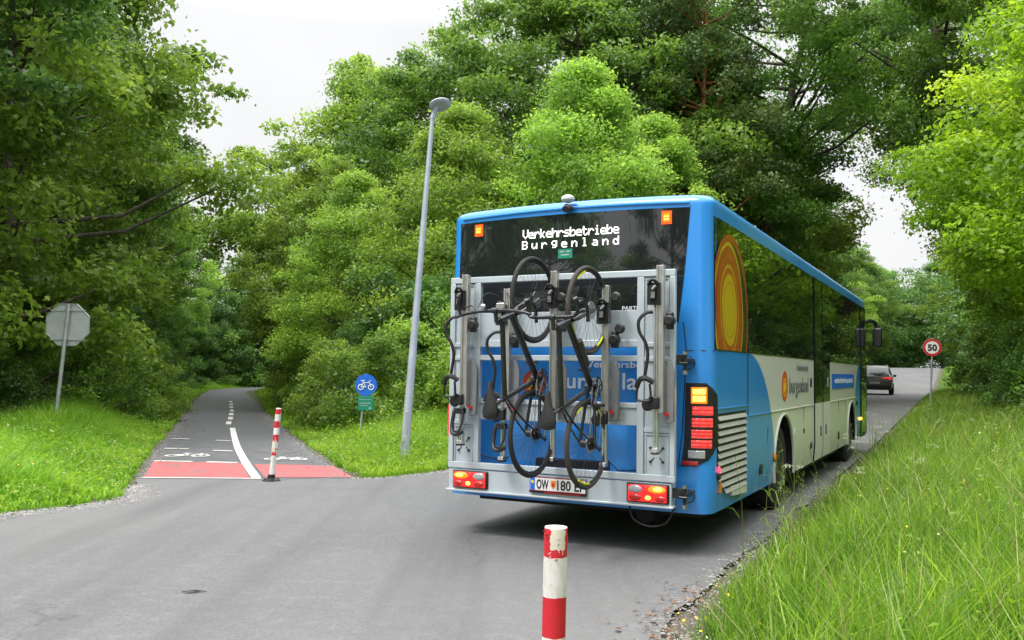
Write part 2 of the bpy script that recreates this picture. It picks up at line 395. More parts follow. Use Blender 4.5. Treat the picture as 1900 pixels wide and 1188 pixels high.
# markings
m = NT('red_marking'); n = m.noise(60, 5, .7); n2 = m.noise(3, 5)
c_ = m.mix(m.rng(n, .3, .7, 0, 1), (.36, .060, .065), (.47, .098, .102)); m.col(m.mix(m.rng(n2, .45, .75, 0, .5), c_, (.33, .12, .12))); m.col(m.mix(m.rng(m.math('ADD', m.noise(34, 6, .8), m.math('MULTIPLY', n2, .35)), .655, .73, 0, .8), m.mix(m.rng(n2, .45, .75, 0, .5), c_, (.33, .12, .12)), (.13, .11, .11))); m.set(Roughness=.75); M['red_marking'] = m.m
m = NT('white_marking'); n = m.noise(90, 5, .8); n2 = m.noise(7, 5, .8)
m.col(m.mix(m.rng(m.math('ADD', n, m.math('MULTIPLY', n2, .7)), .88, .99, 0, .8), (.66, .65, .60), (.2, .2, .2))); m.set(Roughness=.7); M['white_marking'] = m.m
flat_poly('red_crossing', [(-4.93, 12.12), (-3.53, 12.2), (-4.2, 14.08), (-5.6, 14.12)], .005, 'red_marking')
flat_poly('red_crossing', [(-3.34, 12.27), (-2.16, 12.42), (-2.72, 13.86), (-3.97, 13.95)], .005, 'red_marking')
def line(pts, wd, z=.0085):
    pts = [Vector((*p, 0)) for p in pts]; mb_ = MB(); vs = []
    for i, p in enumerate(pts):
        t = (pts[min(i+1, len(pts)-1)]-pts[max(i-1, 0)]).normalized(); n = Vector((-t.y, t.x, 0))*wd/2
        vs += [(*(p+n).xy, z), (*(p-n).xy, z)]
    return vs, [(2*i, 2*i+1, 2*i+3, 2*i+2) for i in range(len(pts)-1)]
mb = MB()
mb.add(*line([(-4.93, 12.07), (-3.35, 12.13)], .06, .009))
mb.add(*line([(p.x, p.y) for p in spline([Vector((a, b, 0)) for a, b in [(-3.44, 12.21), (-4.19, 14.23), (-5.27, 17.3), (-6.84, 22.07)]], 5)], .125, .0085))
for a, b in [((-7.36, 23.4), (-7.75, 24.7)), ((-8.0, 25.6), (-8.4, 26.9)), ((-8.7, 27.9), (-9.1, 29.2)), ((-9.4, 30.2), (-9.8, 31.5)), ((-10.2, 32.7), (-10.6, 34)), ((-11, 35.2), (-11.4, 36.6)), ((-11.9, 38), (-12.3, 39.4))]:
    mb.add(*line([a, b], .13))
for a, b in [((-5.62, 14.2), (-5.01, 14.18)), ((-4.77, 14.15), (-4.28, 14.1)), ((-6.31, 16.38), (-5.85, 16.33)), ((-5.33, 16.11), (-4.95, 16.02)), ((-7.03, 18.62), (-6.64, 18.55)), ((-6.0, 18.3), (-5.68, 18.23))]:
    mb.add(*line([a, b], .1))
tag(mb.build('lane_marking', 'white_marking', smooth=False), kind='structure')
def bike_mark(cx, cy, s, rz, stretch):
    mb_ = MB()
    def P(a, b):
        a *= s; b *= s*stretch; return (cx+a*math.cos(rz)-b*math.sin(rz), cy+a*math.sin(rz)+b*math.cos(rz))
    for wx in (-.42, .42):
        mb_.add(*line([P(wx+.24*math.cos(t), .24*math.sin(t)) for t in np.linspace(0, 2*math.pi, 22)], .05, .009))
    for i, seg in enumerate([[(-.42, 0), (-.2, .42), (.28, .42), (0, .02), (-.2, .42)], [(-.42, 0), (0, .02)], [(.42, 0), (.25, .55), (.42, .55)], [(-.2, .42), (-.25, .55)], [(-.36, .56), (-.14, .56)]]):
        mb_.add(*line([P(*p) for p in seg], .05, .0092+i*.0003))
    return mb_
b_ = bike_mark(-5.42, 15.1, .52, math.radians(2), 1.35); tag(b_.build('bicycle_marking', 'white_marking', smooth=False), kind='structure')
b_ = bike_mark(-3.68, 14.75, .5, math.radians(2), 1.1); tag(b_.build('bicycle_marking', 'white_marking', smooth=False), kind='structure')

# ------------------------------------------------------------------ bus
YAW = math.radians(27.416); BO = (0.5218, 7.9344, 0.0)
def bus_empty(name, label, cat, group=None): return empty(name, BO, -YAW, label, cat, group)
HW = 1.275; RC = .13; BL = 11.85
def hw(z): return HW-.010*float(sm(1.7, 2.85, z))-.02*float(1-sm(.3, .6, z))
def inset(z):
    r = .08
    return 0 if z < 2.93 else r*(1-math.sqrt(max(0, 1-((z-2.93)/r)**2)))
def outline(s, z, off=0.0):
    """point on the bus skin; s is measured from the middle of the rear face round the right rear corner and forward"""
    h = hw(z)-inset(z)+off; y0 = inset(z)-off+.015*float(sm(2.0, 2.9, z)); rc = RC+off; fl = h-rc; arc = RC*math.pi/2; sg = 1 if s >= 0 else -1; s_ = abs(s); fl0 = HW-RC
    if s_ <= fl0: x, y = (s_ if s_ < fl0-.2 else fl0-.2+(s_-fl0+.2)*(fl-fl0+.2)/.2), y0
    elif s_ <= fl0+arc:
        a = (s_-fl0)/RC; x, y = fl+rc*math.sin(a), y0+rc-rc*math.cos(a)
    else: x, y = h, y0+rc+(s_-fl0-arc)-off
    return (sg*x, y, z+.030*max(0, 1-(x/1.15)**2)*float(sm(2.75, 2.95, z)))
S_SIDE = HW-RC+RC*math.pi/2-RC       # s of a side point = S_SIDE + y
def ring_at(z):
    pts = []; fl0 = HW-RC; arc = RC*math.pi/2
    ss = list(np.linspace(0, fl0-.2, 5))+[fl0]+[fl0+arc*k/7 for k in range(1, 8)]
    ymax = BL-inset(z)
    R_ = [outline(s, z) for s in ss]+[(hw(z)-inset(z), y, z) for y in (1.5, 3, 5, 8, 10.5, ymax-.35)]
    h = hw(z)-inset(z); fr = [(h-.35+.35*math.cos(a), ymax-.35+.35*math.sin(a), z) for a in np.linspace(.3, math.pi/2, 5)]
    R_ += fr; Lh = [(-x, y, z) for x, y, z in R_[::-1]][:-1]
    return R_+Lh
zs = [.345, .37, .42, .6, .9, 1.2, 1.5, 1.7, 2.0, 2.4, 2.7, 2.90, 2.93, 2.95, 2.97, 2.988, 3.0, 3.007]
bus = bus_empty('bus', 'blue and white city bus seen from behind on the road', 'bus')
mb = MB(); vs = []; fs = []
for z in zs: vs += ring_at(z)
n = len(vs)//len(zs)
for i in range(len(zs)-1):
    for k in range(n): fs.append((i*n+k, i*n+(k+1) % n, (i+1)*n+(k+1) % n, (i+1)*n+k))
fs.append(tuple(range(n))[::-1]); fs.append(tuple((len(zs)-1)*n+k for k in range(n)))
mb.add(vs, fs)
# livery: blue with a white side field
m = NT('bus_paint'); sp = m.n('ShaderNodeSeparateXYZ'); m.l(m.n('ShaderNodeTexCoord').outputs['Object'], sp.inputs[0])
x_, y_, z_ = sp.outputs
def circ(cy, cz, r):
    dy = m.math('SUBTRACT', y_, cy); dz = m.math('SUBTRACT', z_, cz); return m.math('LESS_THAN', m.math('ADD', m.math('MULTIPLY', dy, dy), m.math('MULTIPLY', dz, dz)), r*r)
rear_blue = m.math('MAXIMUM', m.math('LESS_THAN', y_, 1.28), m.math('MAXIMUM', circ(1.28, .4, 1.3), m.math('MULTIPLY', m.math('LESS_THAN', y_, 2.58), m.math('LESS_THAN', z_, .4))))
front_blue = m.math('MAXIMUM', m.math('GREATER_THAN', y_, 10.75), circ(10.78, .72, 1.05))
white = m.math('MULTIPLY', m.math('SUBTRACT', 1, m.math('MAXIMUM', rear_blue, front_blue)), m.math('LESS_THAN', z_, 1.7))
nb = m.noise(3, 4); gz = m.rng(z_, .3, .75, 1, 0); gr_ = m.math('MULTIPLY', gz, m.rng(m.noise(5, 5, .7), .35, .7, .04, .32))
c_ = m.mix(white, m.mix(nb, (.022, .235, .66), (.026, .255, .70)), (.70, .70, .64)); m.col(m.mix(gr_, c_, (.12, .115, .10)))
m.set(Roughness=.3, Coat_Weight=.5, Coat_Roughness=.12); m.l(m.rng(gr_, 0, .5, .28, .6), m.b.inputs['Roughness']); m.bump(m.noise(1.4, 2), .04, .02); M['bus_paint'] = m.m
body = mb.build('body', 'bus_paint', bus, angle=30)
cut = MB()
for yy in (3.1, 9.3):
    for sx in (-1, 1): cut.cyl((sx*.75, yy, .47), (sx*1.6, yy, .47), .575, 40)
co = cut.build('arch_cutter', 'dark', bus, smooth=False); bo = body.modifiers.new('arches', 'BOOLEAN'); bo.object = co; bo.operation = 'DIFFERENCE'; bo.solver = 'EXACT'
dg = bpy.context.evaluated_depsgraph_get(); dg.update(); me2 = bpy.data.meshes.new_from_object(body.evaluated_get(dg)); body.modifiers.clear(); body.data = me2; bpy.data.objects.remove(co)
body.data.name = 'body'; body.data.materials.append(M['dark'])
for p_ in body.data.polygons:
    c_ = p_.center
    if abs(c_.x) < HW-.012 and abs(c_.x) > .7 and min(math.hypot(c_.y-3.1, c_.z-.47), math.hypot(c_.y-9.3, c_.z-.47)) < .59 and not (abs(p_.normal.z) > .99 and c_.z > 1.5): p_.material_index = 1
def patch(mb_, s0, s1, z0, z1, ns, nz_, off, mi=0, thick=.0):
    vs = []; fs = []
    for j in range(nz_+1):
        z = z0+(z1-z0)*j/nz_; a = s0(z) if callable(s0) else s0; b = s1(z) if callable(s1) else s1
        for i in range(ns+1): vs.append(outline(a+(b-a)*i/ns, z, off))
    for j in range(nz_):
        for i in range(ns): fs.append((j*(ns+1)+i, j*(ns+1)+i+1, (j+1)*(ns+1)+i+1, (j+1)*(ns+1)+i))
    if thick:
        base = len(vs)
        for j in range(nz_+1):
            z = z0+(z1-z0)*j/nz_; a = s0(z) if callable(s0) else s0; b = s1(z) if callable(s1) else s1
            for i in range(ns+1): vs.append(outline(a+(b-a)*i/ns, z, off-thick))
        rim = [i for i in range(ns+1)]+[j*(ns+1)+ns for j in range(1, nz_+1)]+[nz_*(ns+1)+i for i in range(ns-1, -1, -1)]+[j*(ns+1) for j in range(nz_-1, 0, -1)]
        for k in range(len(rim)): a, b = rim[k], rim[(k+1) % len(rim)]; fs.append((a, b, b+base, a+base))
    mb_.add(vs, fs, mi)
def interp(pts):
    zz = [p[1] for p in pts]; ss = [p[0] for p in pts]
    o_ = np.argsort(zz); zz = np.array(zz)[o_]; ss = np.array(ss)[o_]
    return lambda z: float(np.interp(z, zz, ss))
m = NT('dark_glass'); m.col((.012, .014, .016)); m.set(Roughness=.02, IOR=1.55, Coat_Weight=1, Coat_Roughness=.01); m.bump(m.noise(1.1, 2), .06, .02); M['glass'] = m.m
m = NT('side_glass'); m.col((.008, .010, .010)); m.set(Roughness=.015, IOR=1.7, Coat_Weight=1, Coat_Roughness=.0); mpn = m.n('ShaderNodeMapping'); mpn.inputs['Scale'].default_value = (1, .35, 1); m.l(m.n('ShaderNodeTexCoord').outputs['Object'], mpn.inputs[0])
m.bump(m.noise(1.6, 2, .5, mpn.outputs[0]), .10, .02); M['side_glass'] = m.m
# rear window
mb = MB(); patch(mb, interp([(-1.165, 2.9), (-1.16, 1.9)]), interp([(1.09, 2.9), (1.045, 2.4), (.985, 1.9)]), 1.93, 2.895, 20, 12, .006, 0, .006)
rw = mb.build('rear_window', 'glass', bus)
# corner posts' dark seams, hatch seam lines
mb = MB()
def seam(pts, wd=.007, off=.0035):
    mb = MB(); P_ = [outline(s, z, off) for s, z in pts]; mb.tube(P_, wd/2, 4); mb.build('panel_seam', 'plate_black', bus)
seam([(-1.17, 3.0), (-1.165, 2.3)]); seam([(1.1, 3.0), (1.09, 2.9)]); seam([(1.03, 1.93), (1.055, 1.69), (1.045, 1.45), (1.02, 1.0), (.99, .74)], .008)
seam([(1.055, 1.69), (1.2, 1.69), (1.3, 1.69), (S_SIDE+.3, 1.69)], .008); seam([(.99, .73), (1.1, .74), (1.24, .79), (1.36, .90)], .008); seam([(.97, .45), (.965, .36)], .008); seam([(.56, .41), (.56, .36)], .006); seam([(-.9, .72), (-.66, .68), (-.6, .72)], .01); seam([(.35, .75), (.46, .66), (.7, .68)], .01)
seam([(S_SIDE+1.28, 1.69), (S_SIDE+1.28, 1.12)], .006); seam([(S_SIDE+2.2, .95), (S_SIDE+2.2, .4)], .004)
for yy in (5.2, 6.62, 10.64, 11.75): seam([(S_SIDE+yy, 1.69), (S_SIDE+yy, .36)], .014)
seam([(S_SIDE+5.9, 1.69), (S_SIDE+5.9, .36)], .03)
for yy in (4.4, 7.6, 8.5): seam([(S_SIDE+yy, 1.10), (S_SIDE+yy, .36)], .005)
# lower hatch recess strip with dark opening
mb = MB()
vs = [(-.30, -.012, .64), (.36, -.012, .64), (.36, -.012, .72), (-.30, -.012, .72)]; mb.box(-.32, .38, -.016, .01, .655, .725); mb.build('bumper_grille', 'plate_black', bus, bevel=.003)
mb = MB(); patch(mb, -.3, .36, .735, .99, 4, 3, .012, 0, .012); mb.build('hatch_handle_panel', 'bus_paint', bus)
# rubbing strip (fold) along the side
mb = MB()
for a, b, z in ((S_SIDE+.06, S_SIDE+1.26, 1.205), (S_SIDE+1.3, S_SIDE+5.17, 1.105), (S_SIDE+6.65, S_SIDE+10.2, 1.105)):
    k = int((b-a)/.3)+2; mb.tube([outline(a+(b-a)*i/k, z, .003) for i in range(k+1)], .009, 6)
mb.build('side_moulding', 'bus_paint', bus)
# top spoiler crease
mb = MB(); mb.tube([outline(s, 2.932+.006*math.cos(s*1.1), .004) for s in np.linspace(-1.14, 1.08, 16)], .012, 6); mb.build('roof_edge_moulding', 'bus_paint', bus)
# roof pods
mb = MB(); mb.box(-1.0, 1.0, 3.0, 9.0, 3.005, 3.06); mb.box(-1.12, 1.12, 5.2, 9.6, 3.005, 3.03); mb.build('roof_fairing', 'roof_white', bus, bevel=.03)
# side glazing
wins = [(.085, 1.275), (1.29, 3.2), (3.215, 5.18), (6.64, 8.4), (8.415, 10.6)]
for i, (a, b) in enumerate(wins):
    mb = MB(); patch(mb, S_SIDE+a, S_SIDE+b, 1.70 if i else 1.70, 2.825, 6, 8, .006, 0, .006); mb.build('side_window', 'side_glass', bus)
for (a, b, zl) in ((5.215, 5.885, 1.13), (5.915, 6.605, 1.13)):
    mb = MB(); patch(mb, S_SIDE+a, S_SIDE+b, .345, 2.825, 3, 10, .012, 0, .012); d_ = mb.build('door', 'plate_black', bus)
    mb = MB(); patch(mb, S_SIDE+a+.01, S_SIDE+b-.01, .355, 1.12, 3, 4, .0165, 0, .004); mb.build('lower_panel', 'door_white', d_)
    mb = MB(); patch(mb, S_SIDE+a+.02, S_SIDE+b-.02, zl, 2.81, 3, 8, .018, 0, .005); mb.build('door_window', 'side_glass', d_)
    mb = MB(); yy = (a+b)/2+(.12 if a < 5.5 else -.12); mb.box(1.27, 1.30, yy-.03, yy+.03, .66, .80); mb.build('door_lock', 'black_plastic', d_, bevel=.006)
mb = MB(); patch(mb, S_SIDE+10.67, S_SIDE+11.55, .345, 2.825, 3, 10, .012, 0, .012); d_ = mb.build('door', 'dark_steel', bus); mb = MB(); patch(mb, S_SIDE+10.7, S_SIDE+11.52, .42, 2.80, 3, 8, .018, 0, .005); mb.build('door_window', 'side_glass', d_)
# sticker on door glass
mb = MB(); mb.box(1.295, 1.297, 6.28, 6.40, 1.33, 1.47); mb.build('door_sticker', 'sign_grey', bus)
# sun emblem over the first window: painted film with rings
m = NT('sun_film'); tcn = m.n('ShaderNodeTexCoord').outputs['Object']; s2 = m.n('ShaderNodeSeparateXYZ'); m.l(tcn, s2.inputs[0])
def rad(cy, cz, ry, rz_, wob):
    a = m.math('DIVIDE', m.math('SUBTRACT', s2.outputs[1], cy), ry); b = m.math('DIVIDE', m.math('SUBTRACT', s2.outputs[2], cz), rz_)
    r_ = m.math('SQRT', m.math('ADD', m.math('MULTIPLY', a, a), m.math('MULTIPLY', b, b))); return m.math('ADD', r_, m.math('MULTIPLY', m.math('SUBTRACT', m.noise(1.3, 2), .5), wob))
r1 = rad(.62, 2.02, .66, .72, .0); r2 = rad(.55, 2.05, .55, .66, .16)
O_ = (.46, .11, .012); O2 = (.38, .065, .01); Y_ = (.60, .42, .015); Y2 = (.48, .28, .02); K_ = (.03, .035, .02)
ramp1 = m.ramp(r2, [(0, Y_), (.34, Y_), (.345, Y2), (.37, Y2), (.375, Y_), (.47, Y_), (.48, O_), (.56, O_), (.565, Y_), (.60, Y2), (.62, O2), (.74, O_), (.76, O2), (.86, O2), (.87, Y_), (.91, Y_), (.92, K_), (.98, K_)], 'LINEAR')
m.col(m.mix(m.rng(r1, .90, .905, 0, 1), ramp1, O2)); m.set(Roughness=.35, Coat_Weight=.6); M['sun_film'] = m.m
yr = lambda z: S_SIDE+min(1.27, .62+.66*math.sqrt(max(0, 1-((z-2.02)/.72)**2)))
yl = lambda z: S_SIDE+max(.09, .62-.66*math.sqrt(max(0, 1-((z-2.02)/.72)**2)))
mb = MB(); patch(mb, yl, yr, 1.705, 2.7395, 10, 48, .009); mb.build('sun_emblem', 'sun_film', bus)
# small sun discs (side and rear)
m = NT('sun_disc'); tcn = m.n('ShaderNodeTexCoord').outputs['Generated']; s3 = m.n('ShaderNodeSeparateXYZ'); m.l(tcn, s3.inputs[0])
def rad2(i):
    a = m.math('SUBTRACT', s3.outputs[i], .48); b = m.math('SUBTRACT', s3.outputs[2], .46); r_ = m.math('SQRT', m.math('ADD', m.math('MULTIPLY', a, a), m.math('MULTIPLY', b, b)))
    return m.math('ADD', r_, m.math('MULTIPLY', m.math('SUBTRACT', m.noise(7, 2), .5), .16))
M['sun_disc'] = m.m; m.set(Roughness=.4)
isx = m.n('ShaderNodeSeparateXYZ'); m.l(m.n('ShaderNodeTexCoord').outputs['Object'], isx.inputs[0])
fl = m.math('GREATER_THAN', isx.outputs[0], 1.0)
rr = m.math('ADD', m.math('MULTIPLY', rad2(1), fl), m.math('MULTIPLY', rad2(0), m.math('SUBTRACT', 1, fl)))
m.col(m.ramp(rr, [(0, (.85, .50, .02)), (.16, (.85, .50, .02)), (.18, (.60, .10, .01)), (.24, (.60, .10, .01)), (.25, (.85, .45, .02)), (.30, (.85, .45, .02)), (.32, (.60, .08, .01)), (.5, (.55, .06, .01))]))
mb = MB(); mb.lathe((1.272, 3.13, 1.37), (1, 0, 0), [(0, .005), (.17, .005), (.17, .007), (0, .007)], 40); mb.build('sun_emblem', 'sun_disc', bus, smooth=False)
mb = MB(); mb.lathe((-.35, .0, 1.395), (0, -1, 0), [(0, .003), (.118, .003), (.118, .007), (0, .007)], 40); mb.build('sun_emblem', 'sun_disc', bus, smooth=False)
text_obj('lettering', 'burgenland', 'grey_text', .27, (1.281, 3.42, 1.285), (0, 1, 0), (0, 0, 1), bus, .002, width=1.3)
text_obj('lettering', 'Verkehrsbetriebe', 'grey_text', .12, (1.281, 3.88, 1.555), (0, 1, 0), (0, 0, 1), bus, .002, width=.84)
mb = MB(); mb.box(1.27, 1.284, 6.89, 9.58, 1.295, 1.52); bn = mb.build('side_banner', 'sign_blue_dull' if 'sign_blue_dull' in M else 'sign_blue', bus)
text_obj('lettering', 'verkehrsbetriebe-burgenland.at', 'white_text', .13, (1.286, 7.12, 1.375), (0, 1, 0), (0, 0, 1), bn, .001, width=2.25)
# rear lettering
text_obj('lettering', 'Verkehrsbetriebe', 'white_text', .082, (.16, -.004, 1.54), (1, 0, 0), (0, 0, 1), bus, .003, width=.76, bold=.001)
text_obj('lettering', 'burgenland', 'white_text', .20, (-.15, -.004, 1.355), (1, 0, 0), (0, 0, 1), bus, .003, width=1.0, bold=.002)
text_obj('lettering', 'PARTNER', 'white_text', .05, (.49, -.012, 2.035), (1, 0, 0), (0, 0, 1), rw, .001, width=.235, bold=.001)
# LED destination text
GL = {'V': ['10001', '10001', '10001', '10001', '10001', '01010', '00100'], 'e': ['00000', '00000', '01110', '10001', '11111', '10000', '01111'], 'r': ['00000', '00000', '10110', '11001', '10000', '10000', '10000'],
      'k': ['10000', '10000', '10010', '10100', '11000', '10100', '10010'], 'h': ['10000', '10000', '10110', '11001', '10001', '10001', '10001'], 's': ['00000', '00000', '01111', '10000', '01110', '00001', '11110'],
      'b': ['10000', '10000', '10110', '11001', '10001', '10001', '11110'], 't': ['01000', '01000', '11110', '01000', '01000', '01001', '00110'], 'i': ['00100', '00000', '01100', '00100', '00100', '00100', '01110'],
      'B': ['11110', '10001', '10001', '11110', '10001', '10001', '11110'], 'u': ['00000', '00000', '10001', '10001', '10001', '10011', '01101'], 'g': ['00000', '01111', '10001', '10001', '01111', '00001', '01110'],
      'n': ['00000', '00000', '10110', '11001', '10001', '10001', '10001'], 'l': ['01100', '00100', '00100', '00100', '00100', '00100', '01110'], 'a': ['00000', '00000', '01110', '00001', '01111', '10001', '01111'], 'd': ['00001', '00001', '01101', '10011', '10001', '10001', '01111']}
mb = MB()
def led(txt, x0, x1, z0, z1, cw):
    step = (x1-x0-cw)/(len(txt)-1)
    for i, ch in enumerate(txt):
        for r, row in enumerate(GL[ch]):
            for c, b in enumerate(row):
                if b == '1':
                    cx = x0+i*step+cw*(c+.5)/5; cz = z1-(z1-z0)*(r+.5)/7; y = outline(cx, cz, .0085)[1]; dx = cw/5*.52; dz = (z1-z0)/7*.44
                    mb.box(cx-dx, cx+dx, y-.0015, y+.0015, cz-dz, cz+dz)
led('Verkehrsbetriebe', -.49, .45, 2.712, 2.797, .056); mb.build('led_text', 'led', rw, smooth=False); mb = MB(); led('Burgenland', -.495, .45, 2.615, 2.692, .055)
mb.build('led_text', 'led', rw, smooth=False)
mb = MB(); patch(mb, -.13, .01, 2.515, 2.6, 2, 2, .009); sk = mb.build('window_sticker', 'sign_green', rw)
mb = MB()
for a, b, z in ((-.11, -.07, 2.57), (-.05, -.01, 2.57), (-.10, -.02, 2.54)): mb.box(a, b, outline(0, z, .0105)[1]-.001, outline(0, z, .0105)[1], z, z+.012)
mb.build('sticker_mark', 'sign_grey', sk)
# high-level indicators
for sx, dx in ((-1, 0), (1, -.05)):
    x0 = -1.0 if sx < 0 else .835
    mb = MB(); patch(mb, x0, x0+.088, 2.765, 2.87, 3, 3, .012, 0, .01); lm = mb.build('high_indicator', 'orange_deep', rw)
    mb = MB(); patch(mb, x0+.016, x0+.072, 2.785, 2.852, 3, 3, .016, 0, .004); mb.build('lens', 'amber_lit', lm)
    mb = MB()
    for cx in (x0+.032, x0+.056):
        for cz in (2.805, 2.83): mb.box(cx-.009, cx+.009, outline(cx, cz, .019)[1]-.001, outline(cx, cz, .019)[1]+.003, cz-.006, cz+.006)
    mb.build('bulb', 'amber_hot', lm)
# reversing camera on the top edge
mb = MB(); mb.ell((-.025, -.03, 3.045), (.062, .06, .038)); cmr = mb.build('reversing_camera', 'roof_white', bus)
mb = MB(); mb.cyl((-.025, -.045, 2.97), (-.025, -.075, 2.942), .034, 20); mb.ell((-.025, -.03, 2.96), (.055, .045, .03)); mb.build('camera_lens', 'black_plastic', cmr)
# tail light clusters round both corners
for sg in (1, -1):
    fl_ = interp([(1.015, .735), (1.04, .9), (1.055, 1.42)]); fr_ = interp([(1.14, .735), (1.25, .80), (1.345, .93), (1.36, 1.2), (1.33, 1.33), (1.22, 1.42)])
    def mir(fn): return (lambda z: -fn(z)) if sg < 0 else fn
    def pm(a, b): return (mir(a), mir(b)) if sg > 0 else (mir(b), mir(a))
    mb = MB(); patch(mb, *pm(fl_, fr_), .735, 1.42, 10, 14, .014, 0, .012); tl = mb.build('tail_light', 'black_plastic', bus)
    def blk(name, a, b, z0, z1, mat, off=.021):
        mb_ = MB(); f0, f1 = pm(lambda z: a, lambda z: b); patch(mb_, f0, f1, z0, z1, 6, 2, off, 0, .005); return mb_.build(name, mat, tl, bevel=.006)
    blk('indicator_lens', 1.10, 1.225, 1.25, 1.385, 'amber_lit')
    blk('indicator_lamp', 1.115, 1.21, 1.265, 1.315, 'amber_hot', .025); blk('indicator_lamp', 1.115, 1.21, 1.327, 1.372, 'amber_hot', .025)
    for k, (a, b) in enumerate(((1.155, 1.228), (1.057, 1.13), (.965, 1.035), (.885, .95))): blk('brake_light', 1.11-.003*k, 1.275-.004*k, a, b, 'red_cells')
    blk('reversing_light', 1.075, 1.21, .80, .865, 'clear_lens'); blk('reflector', 1.03, 1.16, .742, .775, 'red_lens', .024)
# orange/red small lamps on the side
mb = MB(); mb.box(1.265, 1.29, .02+.19, .05+.19, .50, .64); mb.build('side_reflector', 'amber_dull', bus, bevel=.004)
mb = MB(); P0 = Vector(outline(1.385, .70, .012)); mb.ell(P0, (.018, .018, .03)); mb.build('side_marker', 'red_hot', bus)
mb = MB(); mb.ell(P0+Vector((.0, .0, -.05)), (.02, .02, .035)); mb.build('marker_base', 'black_plastic', bus)
mb = MB(); mb.ell((1.29, 10.45, .70), (.02, .07, .03)); mb.ell((1.29, 10.62, .70), (.02, .05, .03)); mb.build('side_indicator', 'amber_hot', bus)
mb = MB()
mb.ell((1.285, 2.52, .62), (.015, .05, .05)); mb.build('side_indicator', 'amber_dull', bus)
# vents and catches on the side
mb = MB()
for y, z, a, b in ((1.86, .55, .06, .05), (4.95, 1.40, .05, .06), (4.4, .80, .035, .03), (4.94, .58, .06, .04), (7.6, .56, .05, .06), (10.1, 1.0, .1, .04)): mb = MB(); mb.box(1.26, 1.284, y-a, y+a, z-b, z+b); mb.build('catch', 'black_plastic', bus, bevel=.006)
mb = MB(); mb.box(1.26, 1.283, 3.72, 3.80, .76, .86); mb.build('catch', 'roof_white', bus, bevel=.006)
# engine grille with slanted slats
mb = MB()
G = [(.14, 1.165), (1.19, 1.165), (1.19, .42), (.50, .48), (.14, .63)]
mb.prism([(y, z) for y, z in G], (1.255, 0, 0), (0, 1, 0), (0, 0, 1), (1, 0, 0), .026, 0); gbk = mb.build('engine_grille', 'plate_black', bus, smooth=False)
mb = MB()
for k in range(12):
    z = 1.145-k*.0625; y0 = .15 if z > .64 else .15+(.64-z)*1.9; 
    if z < .46: continue
    mb.obox((1.284, (y0+1.175)/2, z-.018), (0, (1.175-y0)/2, 0), (.010, 0, -.022), (.0025, 0, .0015))
mb.build('slats', 'slat_grey', gbk, smooth=False)
mb = MB(); mb.prism([(.62, .43), (1.18, .40), (1.18, .50), (.56, .52)], (1.255, 0, 0), (0, 1, 0), (0, 0, 1), (1, 0, 0), .034); mb.build('lower_trim', 'door_white', gbk, bevel=.004)
# wheel arches lips, wheels
for yy in (3.1, 9.3):
    for sx in (-1, 1):
        a_ = np.linspace(math.radians(-12), math.radians(192), 40)
        mb = MB(); mb.tube([(sx*1.272, yy+.585*math.cos(t), .47+.585*math.sin(t)) for t in a_], .018, 6); mb.build('wheel_arch', 'door_white', bus)
        wl = MB(); c = (sx*1.0, yy, .48); ax = (sx, 0, 0)
        wl.lathe(c, ax, [(.0, .13), (.10, .13), (.13, .10), (.20, .06), (.27, .05), (.285, .20), (.30, .21), (.30, -.1), (0, -.1)], 36); wo = wl.build('wheel', 'rim_grey', bus)
        tb = MB(); tb.lathe(c, ax, [(.30, -.08), (.44, -.08), (.475, -.04), (.48, .02), (.48, .15), (.472, .19), (.43, .215), (.36, .215), (.30, .20)], 44); tb.build('tyre', 'rubber', wo)
        hb = MB(); hb.cyl(Vector(c)+Vector(ax)*.12, Vector(c)+Vector(ax)*.2, .10, 20)
        for k in range(10): t = 2*math.pi*k/10; p = Vector((sx*1.0, yy+.165*math.cos(t), .48+.165*math.sin(t))); hb.cyl(p+Vector(ax)*.05, p+Vector(ax)*.10, .014, 8)
        hb.build('hub', 'steel', wo)
# underbody
mb = MB(); mb.box(-1.1, 1.1, .35, 2.4, .26, .34); mb.box(-1.15, 1.15, 3.9, 8.5, .24, .32); mb.box(-.9, .9, 2.9, 3.3, .3, .6); mb.box(-.9, .9, 9.1, 9.5, .3, .6); mb.cyl((.6, .3, .27), (.6, 1.3, .27), .09, 14); mb.box(-.5, .3, 1.2, 2.1, .17, .3); mb.build('underbody', 'underbody', bus, bevel=.01)
mb = MB(); mb.tube([(.60, -.10, .40), (.64, -.13, .29), (.78, -.14, .235), (.92, -.12, .27), (.97, -.06, .38)], .008, 8, smooth=6); mb.build('hanging_cable', 'black_plastic', bus)
# front mirror arm
mb = MB(); mb.tube([(1.18, 11.6, 2.50), (1.30, 12.0, 2.60), (1.40, 12.2, 2.57), (1.43, 12.22, 2.42)], .04, 8, smooth=5); mir_ = mb.build('wing_mirror', 'black_plastic', bus)
mb = MB(); mb.box(1.35, 1.53, 12.16, 12.26, 2.08, 2.47); mb.build('mirror_head', 'black_plastic', mir_, bevel=.03)

